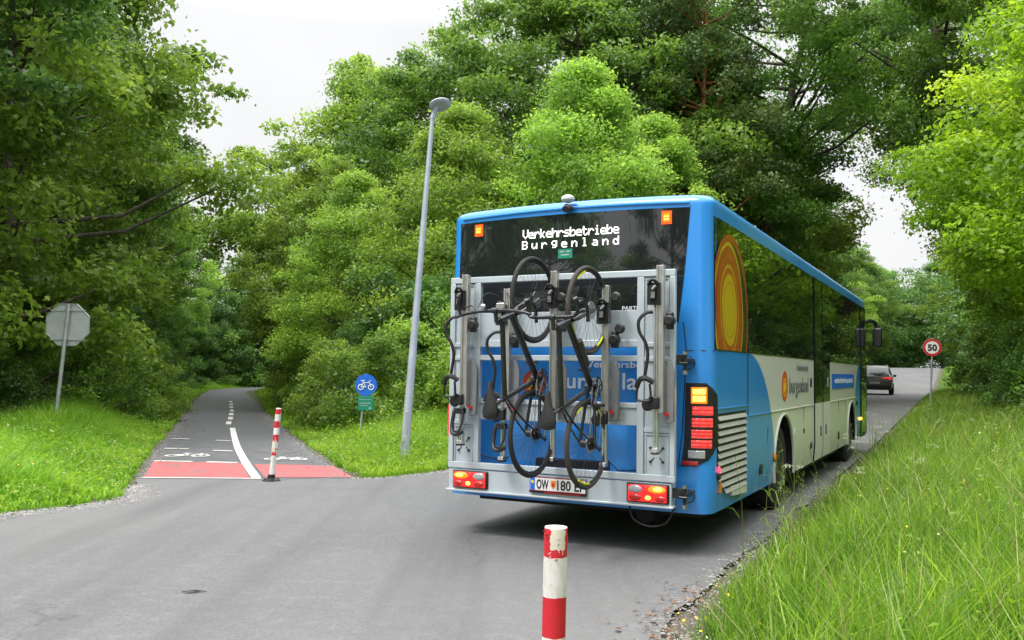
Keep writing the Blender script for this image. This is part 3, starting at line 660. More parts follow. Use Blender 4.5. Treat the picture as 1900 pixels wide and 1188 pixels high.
# ------------------------------------------------------------------ bicycle rack carried on the back of the bus
rack = bus_empty('bicycle_rack', 'grey metal bicycle carrier with lights and clamps mounted on the back of the bus', 'bicycle rack')
YF = -.24
def bar(mb_, x0, x1, z0, z1, y0=YF, d=.05): mb_.box(x0, x1, y0, y0+d, z0, z1)
mb = MB()
bar(mb, -1.105, 1.03, 2.295, 2.35); bar(mb, -1.105, 1.03, .615, .672)                      # top, bottom rails
bar(mb, -1.105, -1.055, .672, 2.295); bar(mb, .985, 1.03, .672, 2.295)                     # outer
bar(mb, -.845, -.79, .672, 2.295, YF+.002); bar(mb, .705, .765, .672, 2.295, YF+.002)        # inner
for z0, z1 in ((1.712, 1.772), (1.592, 1.64), (1.205, 1.248)): bar(mb, -.79, .705, z0, z1, YF+.004)
for z0, z1 in ((1.712, 1.75), (1.592, 1.63), (1.215, 1.25), (1.01, 1.05)): bar(mb, -1.055, -.845, z0, z1, YF+.006, .04); bar(mb, .765, .985, z0, z1, YF+.006, .04)
mb.build('frame', 'rack_grey', rack, bevel=.005)
mb = MB()
mb.box(-.79, .705, YF+.02, YF+.035, 2.02, 1.772); mb.box(-.79, .705, YF+.02, YF+.035, 1.062, 1.205); mb.build('middle_panel', 'rack_panel', rack, bevel=.003)
for xa, xb in ((-1.055, -.845), (.765, .985)):
    mb = MB(); mb.box(xa, xb, YF+.022, YF+.034, 1.05, 2.295); mb.box(xa, xb, YF+.022, YF+.034, .672, 1.01)
    for za, zb in ((.672, 1.01), (2.0, 2.29)):
        for u0_, u1_, v0, v1 in ((xa, xb, zb-.022, zb-.006), (xa+.008, xa+.02, za, zb), (xb-.02, xb-.008, za, zb)): mb.box(u0_, u1_, YF+.012, YF+.03, v0, v1)
    pn = mb.build('side_panel', 'rack_panel', rack, bevel=.003)
    cx = (xa+xb)/2; mb = MB()
    for a in range(4):
        t = math.pi/4+a*math.pi/2; mb.tube([(cx+.03*math.cos(t), YF+.02, .83+.03*math.sin(t)), (cx+.075*math.cos(t), YF+.019, .83+.08*math.sin(t))], .004, 5); mb.cyl((cx+.075*math.cos(t), YF+.022, .83+.08*math.sin(t)), (cx+.075*math.cos(t), YF+.008, .83+.08*math.sin(t)), .011, 8)
    mb.build('screws', 'dark_steel', pn)
mb = MB(); mb.box(.42, .60, YF+.012, YF+.022, 1.10, 1.19); mb.build('info_plate', 'sign_grey', rack)
# lamp board
mb = MB(); mb.box(-1.10, 1.0, YF+.01, YF+.13, .412, .605); bar(mb, -1.12, 1.02, .405, .425, YF-.012, .1); lb = mb.build('lamp_board', 'rack_grey', rack, bevel=.006)
for sx in (-1, 1):
    cx = -.865 if sx < 0 else .805; z0, z1 = .447, .588; hwid = .18
    mb = MB(); mb.box(cx-hwid, cx+hwid, YF-.012, YF+.02, z0-.008, z1+.008); lp = mb.build('combination_lamp', 'black_plastic', rack, bevel=.01)
    yb = YF-.012
    def cell(name, a, b, c, d, mat, t=.014):
        mb_ = MB(); mb_.box(cx+sx*a, cx+sx*b, yb-t, yb+.004, c, d) if sx > 0 else mb_.box(cx+sx*b, cx+sx*a, yb-t, yb+.004, c, d); return mb_.build(name, mat, lp, bevel=.007)
    zc = .52
    cell('red_lens', -.165, .165, z0+.003, z1-.003, 'red_glow')
    def oval(name, a, z_, rx, rz_, mat, t=.010):
        mb_ = MB(); mb_.ell((cx+sx*a, yb-.012, z_), (rx, t, rz_), 20); return mb_.build(name, mat, lp)
    oval('indicator_lens', .085, .553, .078, .031, 'amber_lit', .014); oval('clear_lens', -.10, .550, .062, .033, 'clear_lens', .014); oval('red_reflector', -.10, .482, .055, .027, 'red_lens', .012); oval('red_reflector', .115, .480, .045, .025, 'red_lens', .012); oval('brake_lens', -.01, .555, .018, .026, 'red_lit', .012)
    mb = MB(); mb.ell((cx+sx*.095, yb-.024, .555), (.042, .006, .017)); mb.build('bulb_glow', 'amber_hot', lp); mb = MB(); mb.ell((cx+sx*.01, yb-.014, .484), (.026, .012, .018)); mb.build('bulb_glow', 'amber_hot', lp)
mb = MB(); mb.box(-.262, .272, YF-.02, YF-.008, .448, .592); pf = mb.build('number_plate', 'plate_black', rack, bevel=.004)
mb = MB(); mb.box(-.255, .265, YF-.024, YF-.0195, .472, .587); mb.build('plate_face', 'plate_white', pf)
mb = MB(); mb.box(-.255, .265, YF-.0255, YF-.0238, .583, .587); mb.box(-.255, .265, YF-.0255, YF-.0238, .472, .476); mb.box(-.12, .22, YF-.0225, YF-.0195, .455, .461); mb.build('plate_edge', 'red_paint', pf)
mb = MB(); mb.box(-.25, -.207, YF-.0262, YF-.0238, .477, .582); mb.build('plate_band', 'sign_blue', pf)
mb = MB(); mb.ell((-.228, YF-.0265, .545), (.013, .001, .013)); mb.build('plate_band_stars', 'flower_yellow', pf)
mb = MB(); mb.prism([(-.024, .035), (.024, .035), (.024, -.005), (.014, -.026), (0, -.036), (-.014, -.026), (-.024, -.005)], (-.032, YF-.0262, .53), (1, 0, 0), (0, 0, 1), (0, 1, 0), .002, 0); sh_ = mb.build('plate_crest', 'amber_dull', pf)
mb = MB(); mb.ell((-.032, YF-.027, .53), (.012, .001, .018)); mb.build('crest_figure', 'red_paint', sh_)
text_obj('plate_text', 'OW', 'plate_black', .115, (-.19, YF-.0262, .489), (1, 0, 0), (0, 0, 1), pf, .001, width=.115, bold=.002)
text_obj('plate_text', '180 EF', 'plate_black', .115, (.005, YF-.0262, .489), (1, 0, 0), (0, 0, 1), pf, .001, width=.25, bold=.002)
# hinges holding the rack
for z in (1.60, .52):
    mb = MB(); mb.box(.99, 1.10, -.20, -.16, z-.03, z+.05); mb.box(1.07, 1.13, -.2, .0, z-.012, z+.02); mb.cyl((1.10, -.19, z-.09), (1.10, -.19, z+.07), .016, 10); mb.cyl((1.06, -.215, z-.02), (1.13, -.215, z-.02), .012, 10)
    mb.tube([(1.11, -.15, z-.07), (1.15, -.14, z-.05), (1.165, -.14, z), (1.12, -.13, z+.05)], .006, 6, smooth=4); mb.build('hinge', 'black_plastic', rack, bevel=.004)
    mb = MB(); mb.cyl((1.10, -.192, z+.05), (1.10, -.192, z+.075), .02, 10); mb.cyl((1.10, -.192, z-.11), (1.10, -.192, z-.08), .02, 10); mb.build('hinge_pin', 'steel', rack)
# reflector strip on the left edge
mb = MB(); mb.box(-1.112, -1.1045, YF-.002, YF+.05, .90, 1.18); mb.build('edge_reflector', 'red_glow', rack)
mb = MB(); mb.box(.985, 1.0, YF-.004, YF, 1.18, 1.32); mb.build('edge_reflector', 'amber_dull', rack)

def rail(x, ztop, zbot, side=1, arm=True, variant=0):
    """one wheel channel with its clamp, hooked lever, cradle and strap tray"""
    y = -.34
    mb = MB(); w_ = .026
    zt, zb = ztop, 1.18
    mb.box(x-w_, x+w_, y-.02, y+.02, zb, zt); mb.box(x-w_-.004, x-w_+.006, y-.035, y+.02, zb, zt); mb.box(x+w_-.006, x+w_+.004, y-.035, y+.02, zb, zt)
    ch = mb.build('rail', 'alu', rack, bevel=.002)
    mb = MB(); xi = x-.048 if side > 0 else x-.02
    mb.box(xi-.022, xi+.022, y+.022, y+.05, zbot, ztop-.2); mb.cyl((xi-.011, y+.018, zbot), (xi-.011, y+.018, ztop-.2), .009, 8); mb.cyl((xi+.011, y+.018, zbot), (xi+.011, y+.018, ztop-.2), .009, 8)
    mb.box(xi-.026, xi+.026, y-.02, y+.05, zbot-.02, zbot+.012); mb.build('inner_rail', 'alu_bright', rack, bevel=.002)
    mb = MB(); mb.box(xi-.026, xi+.026, y-.026, y+.05, zbot-.035, zbot-.018); mb.box(x-.075, x+.01, y+.0, y+.02, ztop-.03, ztop-.018); mb.build('end_cap', 'black_plastic', rack, bevel=.003)
    # guard plate beside the channel
    mb = MB(); mb.prism([(0, 0), (.07, .02), (.075, .42), (.035, .50), (0, .50)], (x+.03, y+.02, 1.09), (1, 0, 0), (0, 0, 1), (0, 1, 0), .03); gp = mb.build('guard_plate', 'guard_grey', rack, bevel=.004)
    mb = MB(); mb.cyl((x+.045, y+.02, 1.17), (x+.045, y+.002, 1.17), .018, 14); mb.build('reflector', 'red_lens', gp)
    # upper padded clamp
    zc = ztop-.22
    mb = MB(); mb.box(xi-.055, xi+.05, y-.045, y+.03, zc-.1, zc+.08); mb.box(xi-.03, xi+.02, y-.075, y-.04, zc-.06, zc+.05); mb.tube([(xi-.05, y-.04, zc+.06), (xi, y-.075, zc+.1), (xi+.04, y-.04, zc+.06)], .014, 6, smooth=4); cl = mb.build('wheel_clamp', 'black_plastic', rack, bevel=.012)
    mb = MB(); mb.cyl((xi+.0, y-.08, zc+.02), (xi+.03, y-.08, zc+.05), .012, 8); mb.box(xi-.012, xi+.02, y-.081, y-.074, zc-.05, zc+.0); mb.build('buckle', 'steel', cl)
    mb = MB(); mb.box(x+.045, x+.105, y-.03, y+.03, ztop-.52, ztop-.38); mb.cyl((x+.075, y-.05, ztop-.45), (x+.075, y+.03, ztop-.45), .045, 14); mb.build('pad', 'black_plastic', rack, bevel=.014)
    if arm:
        # hooked lever
        ax_ = xi-.012; zt2 = ztop-.42
        mb = MB(); mb.tube([(ax_, y-.03, zt2+.04), (ax_-.05, y-.06, zt2+.03), (ax_-.10, y-.08, zt2-.03), (ax_-.095, y-.08, zt2-.12), (ax_-.05, y-.07, zt2-.2), (ax_-.03, y-.06, zt2-.3), (ax_-.045, y-.06, zt2-.42), (ax_-.06, y-.06, zt2-.5)], .014, 8, smooth=5)
        lv = mb.build('hook_lever', 'black_plastic', rack)
        zc2 = zt2-.52
        mb = MB(); mb.tube([(ax_-.12, y-.07, zc2-.05), (ax_-.09, y-.08, zc2+.01), (ax_-.04, y-.08, zc2+.025), (ax_+.02, y-.06, zc2-.01)], .022, 8, smooth=4)
        mb.tube([(ax_-.11, y-.07, zc2-.03), (ax_-.12, y-.07, zc2-.13), (ax_-.10, y-.07, zc2-.155), (ax_-.02, y-.07, zc2-.155), (ax_-.0, y-.07, zc2-.13), (ax_-.01, y-.07, zc2-.02)], .010, 8, smooth=4); mb.build('lever_grip', 'black_plastic', lv)
    # lower strap tray
    zl = zbot+.20
    mb = MB(); mb.box(xi-.04, xi+.045, y-.055, y+.0, zl+.13, zl+.23); mb.cyl((xi-.06, y-.02, zl+.16), (xi-.06, y+.02, zl+.16), .05, 16); mb.build('lower_clamp', 'black_plastic', rack, bevel=.012)
    if variant:
        mb = MB(); mb.tube([(xi-.05, y-.02, zl+.08), (xi-.055, y-.05, zl-.06), (xi-.03, y-.08, zl-.12), (xi+.03, y-.09, zl-.13), (xi+.09, y-.12, zl-.10)], .018, 8, smooth=4); mb.box(xi-.045, xi+.045, y-.035, y+.03, zl+.05, zl+.10); mb.box(xi-.05, xi+.05, y-.06, y-.02, zl-.13, zl-.10)
        mb.tube([(xi+.045, y-.03, zl+.08), (xi+.05, y-.05, zl-.02), (xi+.03, y-.08, zl-.1)], .012, 6, smooth=3); mb.build('strap_tray', 'black_plastic', rack, bevel=.004)
    return ch
rail(-.875, 2.36, .86, 1, True, 1); rail(-.45, 2.22, .74, 1, True, 1); rail(.0, 2.36, .76, -1, False, 0); rail(.475, 2.22, .74, -1, False, 0); rail(.945, 2.37, .88, 1, True, 0)
# knobs on the free sides of rails
for x, z in ((.07, 2.13), (.565, 2.12), (.6, 1.86), (.09, 1.88)):
    mb = MB(); mb.lathe((x, -.28, z), (0, -1, 0), [(0, 0), (.018, 0), (.018, .05), (.04, .055), (.045, .09), (.03, .11), (0, .11)], 12); mb.build('knob', 'dark_steel', rack)
# ------------------------------------------------------------------ bicycles hanging on the rack, front wheel up
def make_bike(x0, zr, label, drop, tyre_mat, accent):
    root = empty('bicycle', BO, -YAW, label, 'bicycle'); YH = -.62; S = 1.05; WR = .335; FH = 1.02 if drop else 1.055
    def P(u, v, w_=0): return (x0+w_*1.0, YH-v*S, zr+u*S)
    bb = (.43, -.07); st = (.275, .44); htb = (.915, .335); htt = (.865, .50); rh = (0, 0)
    mb = MB()
    mb.tube([P(*bb), P(*htb)], .027, 12); mb.tube([P(*bb), P(*st)], .021, 12); mb.tube([P(st[0]+.008, st[1]-.03), P(htt[0]+.01, htt[1]-.04)], .021, 12); mb.tube([P(*htb), P(*htt)], .025, 12); mb.cyl(P(*bb, -.04), P(*bb, .04), .026, 14)
    for s_ in (-1, 1):
        mb.tube([P(*bb, s_*.02), P(.25, -.04, s_*.045), P(0, 0, s_*.065)], .014, 8, smooth=4); mb.tube([P(st[0], st[1]-.05, s_*.012), P(.12, .2, s_*.035), P(0, 0, s_*.065)], .008, 8, smooth=4)
    mb.build('frame', 'bike_black', root)
    mb = MB(); mb.tube([P(htb[0]-.005, htb[1]+.01), P(htb[0]+.012, htb[1]-.03)], .024, 10)
    for s_ in (-1, 1): mb.tube([P(htb[0]+.012, htb[1]-.03, s_*.03), P(htb[0]+.04, .22, s_*.05), P(FH, 0, s_*.052)], [.018]*9, 8, smooth=4)
    mb.build('fork', 'bike_black', root)
    for k, (u, v) in enumerate(((0, 0), (FH, 0))):
        c = P(u, v)
        mb = MB(); mb.ring(c, (1, 0, 0), WR-.012, .009, 56, 6, flat=1.6); mb.cyl(P(u, v, -.05), P(u, v, .05), .02 if k else .03, 14)
        for i in range(28):
            a = 2*math.pi*i/28; b = a+(.45 if i % 2 else -.45); w_ = .03 if i % 4 < 2 else -.03
            mb.tube([P(u+.028*math.cos(b), v+.028*math.sin(b), w_), P(u+(WR-.02)/S*math.cos(a), v+(WR-.02)/S*math.sin(a))], .0013, 3, caps=False)
        wl = mb.build('wheel', 'dark_steel', root)
        mb = MB(); mb.ring(c, (1, 0, 0), WR+.008, .020, 64, 10); mb.build('tyre', tyre_mat, wl)
        mb = MB()
        mb.lathe(P(u, v, .03), (1, 0, 0), [(.03, 0), (.075, 0), (.075, .003), (.03, .003)], 24); mb.build('brake_disc', 'steel', wl)
        if accent:
            for (a0, a1) in (((.25, .75), (1.9, 2.3), (3.6, 4.0)) if k else ((5.2, 5.7), (2.6, 3.2), (.4, .7))):
                mb = MB(); mb.tube([P(u+(WR-.018)/S*math.cos(a), v+(WR-.018)/S*math.sin(a), .012) for a in np.linspace(a0, a1, 8)], .009, 6); mb.build('rim_stripe', 'yellow_paint', wl)
    # crankset, chain, derailleur
    mb = MB(); mb.ring(P(*bb, .05), (1, 0, 0), .085, .006, 36, 6); mb.ring(P(*bb, .045), (1, 0, 0), .06, .004, 30, 6)
    for i in range(5): a = i*1.2566; mb.tube([P(*bb, .05), P(bb[0]+.078*math.cos(a), bb[1]+.078*math.sin(a), .05)], .007, 6)
    ca = 2.5
    for s_ in (1, -1): mb.tube([P(*bb, s_*.06), P(bb[0]+s_*.165*math.cos(ca), bb[1]+s_*.165*math.sin(ca), s_*.075)], .011, 8)
    mb.build('crankset', 'dark_steel', root)
    for s_ in (1, -1):
        mb = MB(); c = Vector(P(bb[0]+s_*.165*math.cos(ca), bb[1]+s_*.165*math.sin(ca), s_*.115)); mb.box(c.x-.045, c.x+.045, c.y-.03, c.y+.03, c.z-.012, c.z+.012); mb.build('pedal', 'black_plastic', root, bevel=.004)
    mb = MB(); mb.tube([P(bb[0], bb[1]+.085, .05), P(0, .045, .045)], .004, 5); mb.tube([P(bb[0], bb[1]-.085, .05), P(-.02, -.13, .04), P(-.01, -.06, .045)], .004, 5); mb.build('chain', 'steel', root)
    mb = MB()
    for r_, h_ in ((.05, .036), (.04, .041), (.03, .046)): mb.lathe(P(0, 0, h_), (1, 0, 0), [(.01, 0), (r_, 0), (r_, .003), (.01, .003)], 24)
    mb.tube([P(0, 0, .06), P(-.03, -.05, .06), P(-.05, -.12, .05)], .012, 8); mb.ring(P(-.02, -.06, .045), (1, 0, 0), .02, .004, 16, 5); mb.ring(P(-.045, -.13, .045), (1, 0, 0), .02, .004, 16, 5); mb.build('rear_derailleur', 'dark_steel', root)
    # seat post and saddle
    mb = MB(); mb.tube([P(*st), P(st[0]-.045, st[1]+.15)], .014, 10); mb.tube([P(st[0]-.045, st[1]+.15, -.02), P(st[0]+.06, st[1]+.165, -.02)], .004, 6); mb.tube([P(st[0]-.045, st[1]+.15, .02), P(st[0]+.06, st[1]+.165, .02)], .004, 6); mb.build('seat_post', 'dark_steel', root)
    mb = MB(); vs = []; prof = [(-.12, .02, .02), (-.11, .062, .035), (-.06, .072, .04), (0, .055, .04), (.06, .032, .035), (.12, .022, .03), (.155, .014, .018)]
    sv = st[1]+.18; nseg = 12
    for (uu, wd, th) in prof:
        for k in range(nseg):
            a = 2*math.pi*k/nseg; vs.append(P(st[0]-.02+uu, sv+th*.6*math.sin(a)-(.012 if abs(math.cos(a)) > .8 else 0), wd*math.cos(a)))
    fs = [(i*nseg+k, i*nseg+(k+1) % nseg, (i+1)*nseg+(k+1) % nseg, (i+1)*nseg+k) for i in range(len(prof)-1) for k in range(nseg)]+[tuple(range(nseg)), tuple((len(prof)-1)*nseg+k for k in range(nseg))]
    mb.add(vs, fs); mb.build('saddle', 'leather', root, angle=70)
    # stem, handlebar, levers
    hb = (htt[0]+.07, htt[1]+.06)
    mb = MB(); mb.tube([P(*htt), P(htt[0]-.01, htt[1]+.045)], .018, 10); mb.tube([P(htt[0]-.01, htt[1]+.04), P(*hb)], .016, 10); mb.cyl(P(*hb, -.025), P(*hb, .025), .022, 12); mb.build('stem', 'dark_steel', root)
    mb = MB()
    if drop:
        for s_ in (-1, 1): mb.tube([P(hb[0], hb[1], 0), P(hb[0], hb[1], s_*.15), P(hb[0]+.02, hb[1], s_*.205), P(hb[0]+.09, hb[1]-.005, s_*.215), P(hb[0]+.115, hb[1]-.06, s_*.22), P(hb[0]+.07, hb[1]-.125, s_*.225), P(hb[0]-.03, hb[1]-.14, s_*.225)], .014, 10, smooth=5)
    else:
        for s_ in (-1, 1): mb.tube([P(hb[0], hb[1], 0), P(hb[0]-.005, hb[1]+.005, s_*.14), P(hb[0]-.02, hb[1]+.012, s_*.26), P(hb[0]-.035, hb[1]+.012, s_*.33)], .013, 10, smooth=4); mb.tube([P(hb[0]-.02, hb[1]+.012, s_*.32), P(hb[0]+.05, hb[1]+.02, s_*.335), P(hb[0]+.12, hb[1]+.01, s_*.33)], .013, 10, smooth=4)
    mb.build('handlebar', 'bike_black', root)
    mb = MB()
    for s_ in (-1, 1):
        if drop: mb.tube([P(hb[0]+.09, hb[1]+.0, s_*.215), P(hb[0]+.13, hb[1]+.035, s_*.21)], .019, 8); mb.tube([P(hb[0]+.125, hb[1]+.02, s_*.215), P(hb[0]+.13, hb[1]-.06, s_*.225), P(hb[0]+.11, hb[1]-.12, s_*.23)], .007, 6, smooth=4)
        else: mb.cyl(P(hb[0]-.005, hb[1], s_*.18), P(hb[0]-.005, hb[1], s_*.215), .02, 10); mb.tube([P(hb[0]+.01, hb[1]-.01, s_*.19), P(hb[0]+.045, hb[1]-.03, s_*.24), P(hb[0]+.03, hb[1]-.035, s_*.31)], .007, 6, smooth=4)
        mb.tube([P(hb[0]+.02, hb[1], s_*.16), P(hb[0]+.13, hb[1]-.02, s_*.10), P(hb[0]+.10, hb[1]-.13, s_*.03), P(htb[0], htb[1]+.02, 0)], .003, 5, smooth=5)
    mb.build('brake_lever', 'dark_steel', root)
    if not drop:
        mb = MB(); mb.box(x0+.04, x0+.11, YH-(hb[1]+.05)*S, YH-(hb[1]+.02)*S, zr+(hb[0]+.01)*S, zr+(hb[0]+.05)*S); mb.ell(P(hb[0]+.03, hb[1]+.03, -.09), (.02, .02, .02)); mb.build('handlebar_light', 'alu_bright', root, bevel=.004)
    else:
        mb = MB(); mb.cyl(P(.60, .03), P(.78, .16), .036, 16); mb.build('drink_bottle', 'rubber_brown', root)
    th = math.radians(-4.5); tot = -YAW+th; c_, s_ = math.cos(tot), math.sin(tot); cb_, sb_ = math.cos(-YAW), math.sin(-YAW)
    wx, wy = BO[0]+cb_*x0-sb_*YH, BO[1]+sb_*x0+cb_*YH; root.rotation_euler = (0, 0, tot); root.location = (wx-(c_*x0-s_*YH), wy-(s_*x0+c_*YH), 0)
    return root
make_bike(-.065, .985, 'black flat bar bicycle hanging by its front wheel, nearer the middle left of the bus', False, 'rubber', False)
make_bike(.425, .925, 'dark drop bar bicycle with yellow green wheel flashes hanging right of the other one', True, 'rubber_brown', True)

# ------------------------------------------------------------------ car ahead
CL = (20.15, 49.6); cz = float(road_h(*CL)); car = empty('car', (CL[0], CL[1], cz), math.radians(-24), 'beige estate car driving away up the road beyond the bus', 'car')
stn = [  # y, half width low, half width belt, belt z, roof half width, roof z, bottom z
    (0.0, .78, .80, .92, .72, .94, .42), (.05, .86, .88, 1.0, .74, 1.03, .34), (.25, .90, .91, 1.05, .70, 1.22, .30), (.55, .91, .92, 1.06, .66, 1.52, .28), (.9, .92, .92, 1.05, .66, 1.61, .26),
    (2.0, .92, .92, 1.02, .66, 1.63, .26), (2.6, .92, .92, 1.0, .64, 1.56, .26), (3.3, .91, .91, .98, .70, 1.04, .26), (4.1, .90, .88, .90, .70, .95, .28), (4.4, .80, .76, .72, .60, .76, .34), (4.5, .70, .66, .62, .5, .64, .4)]
mb = MB(); vs = []; NP = 0
for (y, wl, wb, zb, wr, zr_, z0) in stn:
    half = [(wl*.9, z0), (wl, z0+.14), (wl, .62), (wb, zb), (wr+.04, zr_-.03), (wr-.08, zr_), (0, zr_+.015)]
    ringp = [(x, y, z) for x, z in half]+[(-x, y, z) for x, z in half[:-1][::-1]]; NP = len(ringp); vs += ringp
for i in range(len(stn)-1):
    for k in range(NP):
        glass = k in (3, 8) and 2 <= i <= 6; glass = glass or (k in (4, 5, 6, 7) and (i in (2,) or i == 6 or i == 1)); mb.add([vs[i*NP+k], vs[i*NP+(k+1) % NP], vs[(i+1)*NP+(k+1) % NP], vs[(i+1)*NP+k]], [(0, 1, 2, 3)], 1 if glass else 0)
mb.add(vs[:NP], [tuple(range(NP))], 0); mb.add(vs[-NP:], [tuple(range(NP))], 0)
cb = mb.build('body', ['car_paint', 'car_glass'], car, merge=True, angle=40)
for sx in (-1, 1):
    mb = MB(); mb.box(sx*.42 if sx > 0 else -.88, .88 if sx > 0 else -.42, -.02, .10, .90, .98); mb.box(sx*.70 if sx > 0 else -.90, .90 if sx > 0 else -.70, -.01, .16, .84, .97); mb.build('tail_light', 'red_lit', car, bevel=.02)
    mb = MB(); mb.box(sx*.92 if sx > 0 else -1.08, 1.08 if sx > 0 else -.92, 2.85, 2.95, 1.0, 1.14); mb.build('wing_mirror', 'black_plastic', car, bevel=.02)
    mb = MB(); mb.tube([(sx*.62, .8, 1.61), (sx*.62, .95, 1.67), (sx*.62, 2.4, 1.68), (sx*.62, 2.55, 1.61)], .018, 6); mb.build('roof_rail', 'steel', car)
    for yy in (.85, 3.6):
        mb = MB(); mb.lathe((sx*.72, yy, .33), (sx, 0, 0), [(0, .16), (.2, .15), (.22, .19), (.22, -.02), (0, -.02)], 24); wl = mb.build('wheel', 'rim_grey', car); mb = MB(); mb.lathe((sx*.72, yy, .33), (sx, 0, 0), [(.22, 0), (.32, .0), (.33, .04), (.33, .18), (.30, .215), (.22, .205)], 28); mb.build('tyre', 'rubber', wl)
mb = MB(); mb.box(-.86, .86, -.04, .08, .34, .52); mb.box(-.5, .5, -.03, .0, .72, .745); mb.build('bumper', 'black_plastic', car, bevel=.03)
mb = MB(); mb.box(-.27, .27, -.045, -.02, .62, .72); mb.build('number_plate', 'plate_white', car)

# ------------------------------------------------------------------ signs, posts
# stop sign from behind
gz = float(ground_h(-9.08, 17.7)); R8 = .455
sg = empty('stop_sign', (-9.06, 17.75, gz), math.radians(4), 'octagonal stop sign seen from its grey back on a leaning pole, far left', 'road sign')
top = Vector((.22, 0, 2.72)); mb = MB(); mb.cyl((0, 0, -.3), top, .038, 14); mb.build('pole', 'galv', sg)
oc = [(R8*math.cos(math.radians(22.5+45*k)), R8*math.sin(math.radians(22.5+45*k))) for k in range(8)]
cx = .19; mb = MB(); mb.prism(oc, (cx, .06, 2.30), (1, 0, .0), (0, 0, 1), (0, 1, 0), .012); pn = mb.build('panel', 'sign_grey', sg, bevel=.003)
mb = MB(); ocl = [(x*.98, z*.98) for x, z in oc]; mb.tube([(cx+x, .052, 2.30+z) for x, z in ocl], .012, 6, closed=True); mb.box(cx-.33, cx+.33, .035, .06, 2.575, 2.605); mb.box(cx-.33, cx+.33, .035, .06, 1.99, 2.02); mb.build('rim', 'galv', pn)
mb = MB(); mb.prism([(x*.97, z*.97) for x, z in oc], (cx, .0725, 2.30), (1, 0, 0), (0, 0, 1), (0, 1, 0), .002); mb.build('red_face', 'red_paint', pn)
text_obj('stop_text', 'STOP', 'white_paint', .3, (cx, .077, 2.20), (-1, 0, 0), (0, 0, 1), pn, .001, 'CENTER')
for z in (2.59, 2.005):
    mb = MB(); mb.ring((.0+z*.081, .0, z), (0, 0, 1), .042, .008, 20, 6); mb.build('pole_clamp', 'galv', sg)
# 50 sign
gz = float(ground_h(14.75, 31)); fs_ = empty('speed_limit_sign', (14.5, 31, gz-.1), math.radians(-18), 'round red rimmed 50 speed limit sign on the right verge', 'road sign')
zc = 2.509-gz+.1; mb = MB(); mb.cyl((0, .04, -.3), (.12, .04, zc+.33), .032, 12); mb.build('pole', 'galv', fs_)
mb = MB(); mb.lathe((.1, 0, zc), (0, -1, 0), [(0, -.01), (.30, -.01), (.30, .004), (0, .004)], 48); dk = mb.build('disc', 'white_paint', fs_, smooth=False)
mb = MB(); mb.lathe((.1, 0, zc), (0, -1, 0), [(.218, .004), (.297, .004), (.297, .008), (.218, .008)], 48); mb.f = mb.f[:-2]; mb.mi = mb.mi[:-2]; mb.build('red_ring', 'red_paint', dk, smooth=False)
text_obj('number', '50', 'plate_black', .30, (.1, -.010, zc-.108), (1, 0, 0), (0, 0, 1), dk, .002, 'CENTER', bold=.012)
# cycle sign with green plate
gz = float(ground_h(-3.05, 18)); bs = empty('cycle_route_sign', (-3.05, 18, gz), math.radians(8), 'blue round cycle sign above a green plate in the tall grass', 'road sign')
mb = MB(); mb.cyl((0, .03, -.2), (.12, .03, 1.40), .022, 12); mb.build('pole', 'galv', bs)
cx, zc = .13, 1.175; mb = MB(); mb.lathe((cx, 0, zc), (0, -1, 0), [(0, -.008), (.218, -.008), (.218, .004), (0, .004)], 44); dk = mb.build('disc', 'sign_blue', bs, smooth=False)
mb = MB()
for wx in (-.10, .10): mb.ring((cx+wx, -.007, zc-.045), (0, 1, 0), .052, .009, 28, 6)
for seg in ([(-.10, -.045), (-.055, .045), (.055, .045), (.0, -.04), (-.055, .045)], [(-.10, -.045), (0, -.04)], [(.10, -.045), (.05, .085), (.095, .085)], [(-.055, .045), (-.065, .08)], [(-.10, .083), (-.03, .083)]): mb.tube([(cx+a, -.007, zc+b) for a, b in seg], .009, 6)
mb.build('bicycle_symbol', 'white_paint', dk)
mb = MB(); mb.box(cx-.15, cx+.15, -.006, .006, .665, .945); gp = mb.build('green_plate', 'sign_green', bs, bevel=.004)
mb = MB(); mb.box(cx-.12, cx+.11, -.009, -.005, .875, .885); mb.box(cx-.12, cx+.10, -.009, -.005, .80, .815); mb.box(cx-.10, cx+.04, -.009, -.005, .755, .768); mb.lathe((cx+.085, -.005, .71), (0, -1, 0), [(0, 0), (.022, 0), (.022, .003), (0, .003)], 16); mb.build('plate_marks', 'sign_grey', gp, smooth=False)
# lamp post
gz = float(ground_h(-1.67, 14.3)); lp = empty('street_lamp', (-1.66, 14.0, gz), 0, 'tall grey leaning lamp post with a flat round head beside the cycle path', 'street lamp')
tp = Vector((.35, 0, 5.52)); mb = MB(); mb.tube([(0, 0, -.3), (.02, 0, .3), (.10, 0, 1.6), tp], [.073, .071, .060, .035], 20); mb.build('pole', 'lamp_metal', lp)
mb = MB(); mb.lathe((0.045, -.0, .95), (.06, 0, 1), [(.083, 0), (.0875, .01), (.0875, .3), (.083, .31)], 20) if False else mb.box(.02, .06, -.074, -.064, .5, .85); mb.build('access_door', 'galv', lp, bevel=.004)
hn = Vector((-.22, .35, 1)).normalized(); hc = Vector((.47, -.03, 5.70)); mb = MB(); mb.lathe(hc, hn, [(0, -.02), (.10, -.02), (.165, -.01), (.178, .0), (.17, .018), (.11, .036), (.04, .044), (0, .045)], 40); hd = mb.build('lamp_head', 'lamp_metal', lp)
mb = MB(); mb.tube([tp+Vector((0, 0, -.03)), tp+Vector((.03, 0, .08)), hc-hn*.02-Vector((.06, 0, 0))], [.044, .04, .035], 14); mb.build('lamp_neck', 'lamp_metal', lp)
